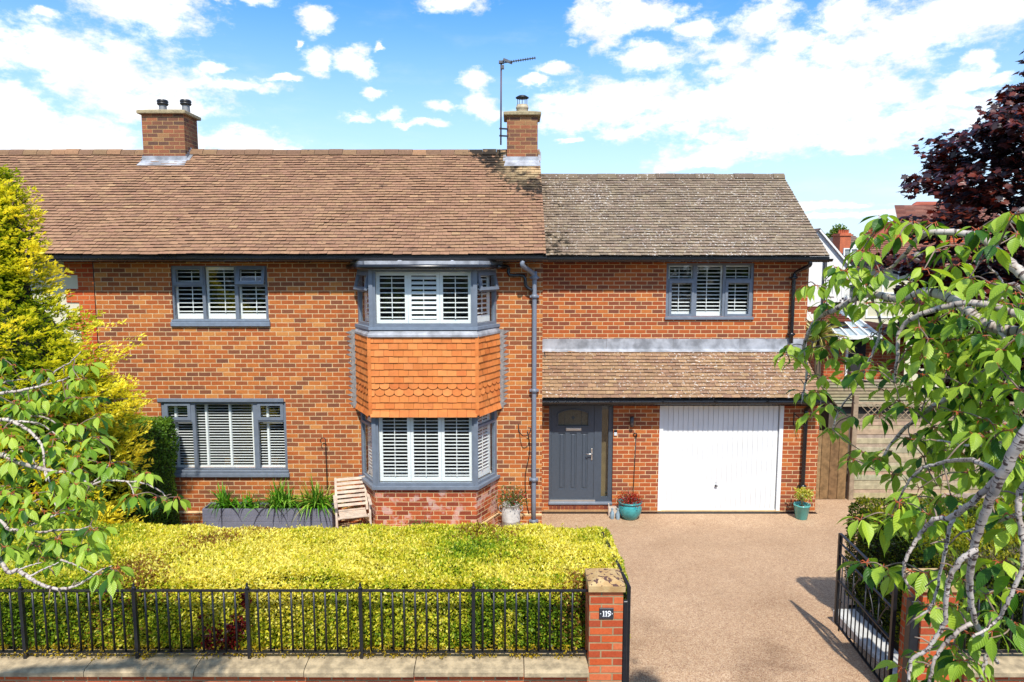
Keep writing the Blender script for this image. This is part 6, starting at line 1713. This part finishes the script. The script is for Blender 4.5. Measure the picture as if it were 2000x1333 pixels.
# trees across the road (they show in the window glass)
wd = MB(); 
ot = None
n = 9000; r = np.random.default_rng(77)
bc = np.c_[r.uniform(-40, 40, 46), r.uniform(-34, -26, 46), r.uniform(1.5, 8.5, 46)]
i = r.integers(0, 46, n); D = unit(r.normal(size=(n, 3))); P = bc[i]+D*(3.4*r.random((n, 1))**.4)
o = leaf_cloud('wood_across_the_road', M_leafhedge, None, P, r.normal(size=(n, 3)), r.normal(size=(n, 3))+D, 1.0*r.uniform(.6, 1.2, n), .6, np.array([cv(60, 86, 30), cv(90, 120, 40), cv(40, 60, 24)])[r.integers(0, 3, n)]*.7)
tag(o, 'dark green trees across the road mirrored in the windows', 'trees', kind='stuff')

# ------------------------------------------------------------------ sky with clouds, sun
SUN_EL, SUN_AZ = radians(52.5), radians(6)
ts = Vector((sin(SUN_AZ)*cos(SUN_EL), -cos(SUN_AZ)*cos(SUN_EL), sin(SUN_EL)))
sl_ = bpy.data.lights.new('sun', 'SUN'); sl_.energy = 3.1; sl_.angle = radians(1.2); sl_.color = (1., .95, .86)
so = bpy.data.objects.new('sun', sl_); COL.objects.link(so); so.location = (10, -15, 25)
so.rotation_euler = (-ts).to_track_quat('-Z', 'Y').to_euler()

world = bpy.data.worlds.new('World'); scene.world = world; world.use_nodes = True
nt = world.node_tree; bg = nt.nodes['Background']; bg.inputs[1].default_value = .15
sky = nd(nt, 'ShaderNodeTexSky', sky_type='NISHITA'); sky.sun_disc = False
sky.sun_elevation = SUN_EL; sky.sun_rotation = pi-SUN_AZ; sky.air_density = 1.0; sky.dust_density = .6; sky.ozone_density = 2.2; sky.altitude = 100
gen = coords(nt, 'Generated')
sp = nd(nt, 'ShaderNodeSeparateXYZ'); nt.links.new(gen, sp.inputs[0])
az = math_(nt, 'ARCTAN2', sp.outputs[0], sp.outputs[1]); el = math_(nt, 'ARCSINE', sp.outputs[2])
cvn = nd(nt, 'ShaderNodeCombineXYZ'); nt.links.new(az, cvn.inputs[0]); nt.links.new(el, cvn.inputs[1])
ae_ = cvn.outputs[0]
st_ = vmath(nt, 'MULTIPLY', ae_, (1., 1.7, 1.))
n1 = noise(nt, st_, 9., 8, .62, out=1)
warp = vmath(nt, 'MULTIPLY_ADD', vmath(nt, 'SUBTRACT', n1, (.5, .5, .5)), (.10, .06, 0.), ae_)
def azel(px, py):
    d = Vector(((px-1000)/FPX, 1., 0)); v = (667-py)/FPX
    y = cos(PITCH)+v*sin(PITCH); z = -sin(PITCH)+v*cos(PITCH); x = (px-1000)/FPX
    L = sqrt(x*x+y*y+z*z); return atan2(x, y), math.asin(z/L)
blobs = [(150,110,160,55),(235,150,170,50),(290,200,140,38),(430,165,100,16),(280,18,110,38),(430,0,100,16),(25,190,48,36),(90,245,170,34),(460,278,130,26),(90,280,160,30),(600,300,60,10),
 (617,48,32,24),(618,124,34,26),(695,124,44,26),(580,80,10,9),(555,156,45,8),(753,176,32,13),(885,6,64,24),(700,220,40,11),(772,218,26,11),(855,202,30,12),(935,162,32,20),(942,205,44,22),(832,236,44,9),(800,240,20,8),(412,132,24,12),(90,28,26,10),(735,85,12,14),
 (1180,45,70,42),(1250,25,110,28),(1370,52,42,26),(1500,40,60,38),(1560,85,60,30),(1640,35,46,42),(1800,45,220,52),(1720,90,180,42),(1900,30,200,36),(1080,136,40,16),(1040,166,22,12),(1130,215,110,42),(1220,195,120,50),(1270,110,66,32),(1230,250,60,16),(1400,200,200,66),(1500,160,150,60),(1420,110,60,34),(1600,180,150,52),(1700,190,110,40),(1560,225,200,34),(1860,172,40,20),(1920,165,28,13),(1890,135,22,14),(1650,250,220,26),(1480,288,170,22),(1400,312,150,20),(1780,235,140,18),(1560,285,240,14),(1380,275,26,8),(1110,272,36,7),(1210,10,40,14),(1850,205,90,14),(1700,425,180,8),(1580,408,120,7)]
mn = None
for (px, py, rx, ry) in blobs:
    a, e = azel(px, py); ra, re = rx/FPX, ry/FPX
    lv = vmath(nt, 'LENGTH', vmath(nt, 'MULTIPLY_ADD', warp, (1/ra, 1/re, 0.), (-a/ra, -e/re, 0.)), out=1)
    mn = lv if mn is None else math_(nt, 'SMOOTH_MIN', mn, lv, .35)
detail = noise(nt, st_, 26., 9, .66)
fld = math_(nt, 'MULTIPLY_ADD', math_(nt, 'SUBTRACT', detail, .5), 2.3, math_(nt, 'SUBTRACT', .92, mn))
inview = smooth(nt, math_(nt, 'ABSOLUTE', az), .72, .95, 0., 1.)
high = smooth(nt, el, .42, .6, 0., 1.)
other = math_(nt, 'MAXIMUM', inview, high)
gcl = noise(nt, vmath(nt, 'MULTIPLY', gen, (1., 1., 2.2)), 3.2, 8, .6)
gfl = math_(nt, 'MULTIPLY', math_(nt, 'SUBTRACT', gcl, .5), 3.)
fld = math_(nt, 'ADD', math_(nt, 'MULTIPLY', fld, math_(nt, 'SUBTRACT', 1., other)), math_(nt, 'MULTIPLY', gfl, other))
dens = smooth(nt, fld, -.22, .62)
wisp = smooth(nt, noise(nt, vmath(nt, 'MULTIPLY', ae_, (1., 3.4, 1.)), 4.5, 6, .6), .5, .85, 0., .22)
dens = math_(nt, 'MAXIMUM', dens, wisp)
hz = smooth(nt, el, -.02, .40, .95, 0.)
hs = nd(nt, 'ShaderNodeHueSaturation'); hs.inputs['Hue'].default_value = .497; hs.inputs['Saturation'].default_value = 1.12; hs.inputs['Value'].default_value = 1.0
nt.links.new(sky.outputs[0], hs.inputs['Color'])
CLOUD = 4.7
base = mixc(nt, 1., hs.outputs[0], (.32, .63, .86), 'MULTIPLY')
skyc = mixc(nt, hz, base, (3.0, 3.55, 4.0))
shade = smooth(nt, noise(nt, st_, 14., 5, .6), .3, .7, .76, 1.06)
cc = mixc(nt, 1., (CLOUD, CLOUD, CLOUD*1.01), nd(nt, 'ShaderNodeCombineColor').outputs[0], 'MIX')
cn = vmath(nt, 'SCALE', (CLOUD, CLOUD*1.0, CLOUD*1.01)); cn.node.inputs['Scale'].default_value = 1.; nt.links.new(shade, cn.node.inputs['Scale'])
fin = mixc(nt, dens, skyc, cn)
nt.links.new(fin, bg.inputs[0])

scene.view_settings.view_transform = 'Standard'
scene.view_settings.look = 'None'
scene.view_settings.exposure = .98
scene.view_settings.gamma = 1.0
scene.cycles.max_bounces = 8
scene.cycles.diffuse_bounces = 3
scene.cycles.glossy_bounces = 4
scene.cycles.transparent_max_bounces = 12
scene.cycles.use_denoising = True
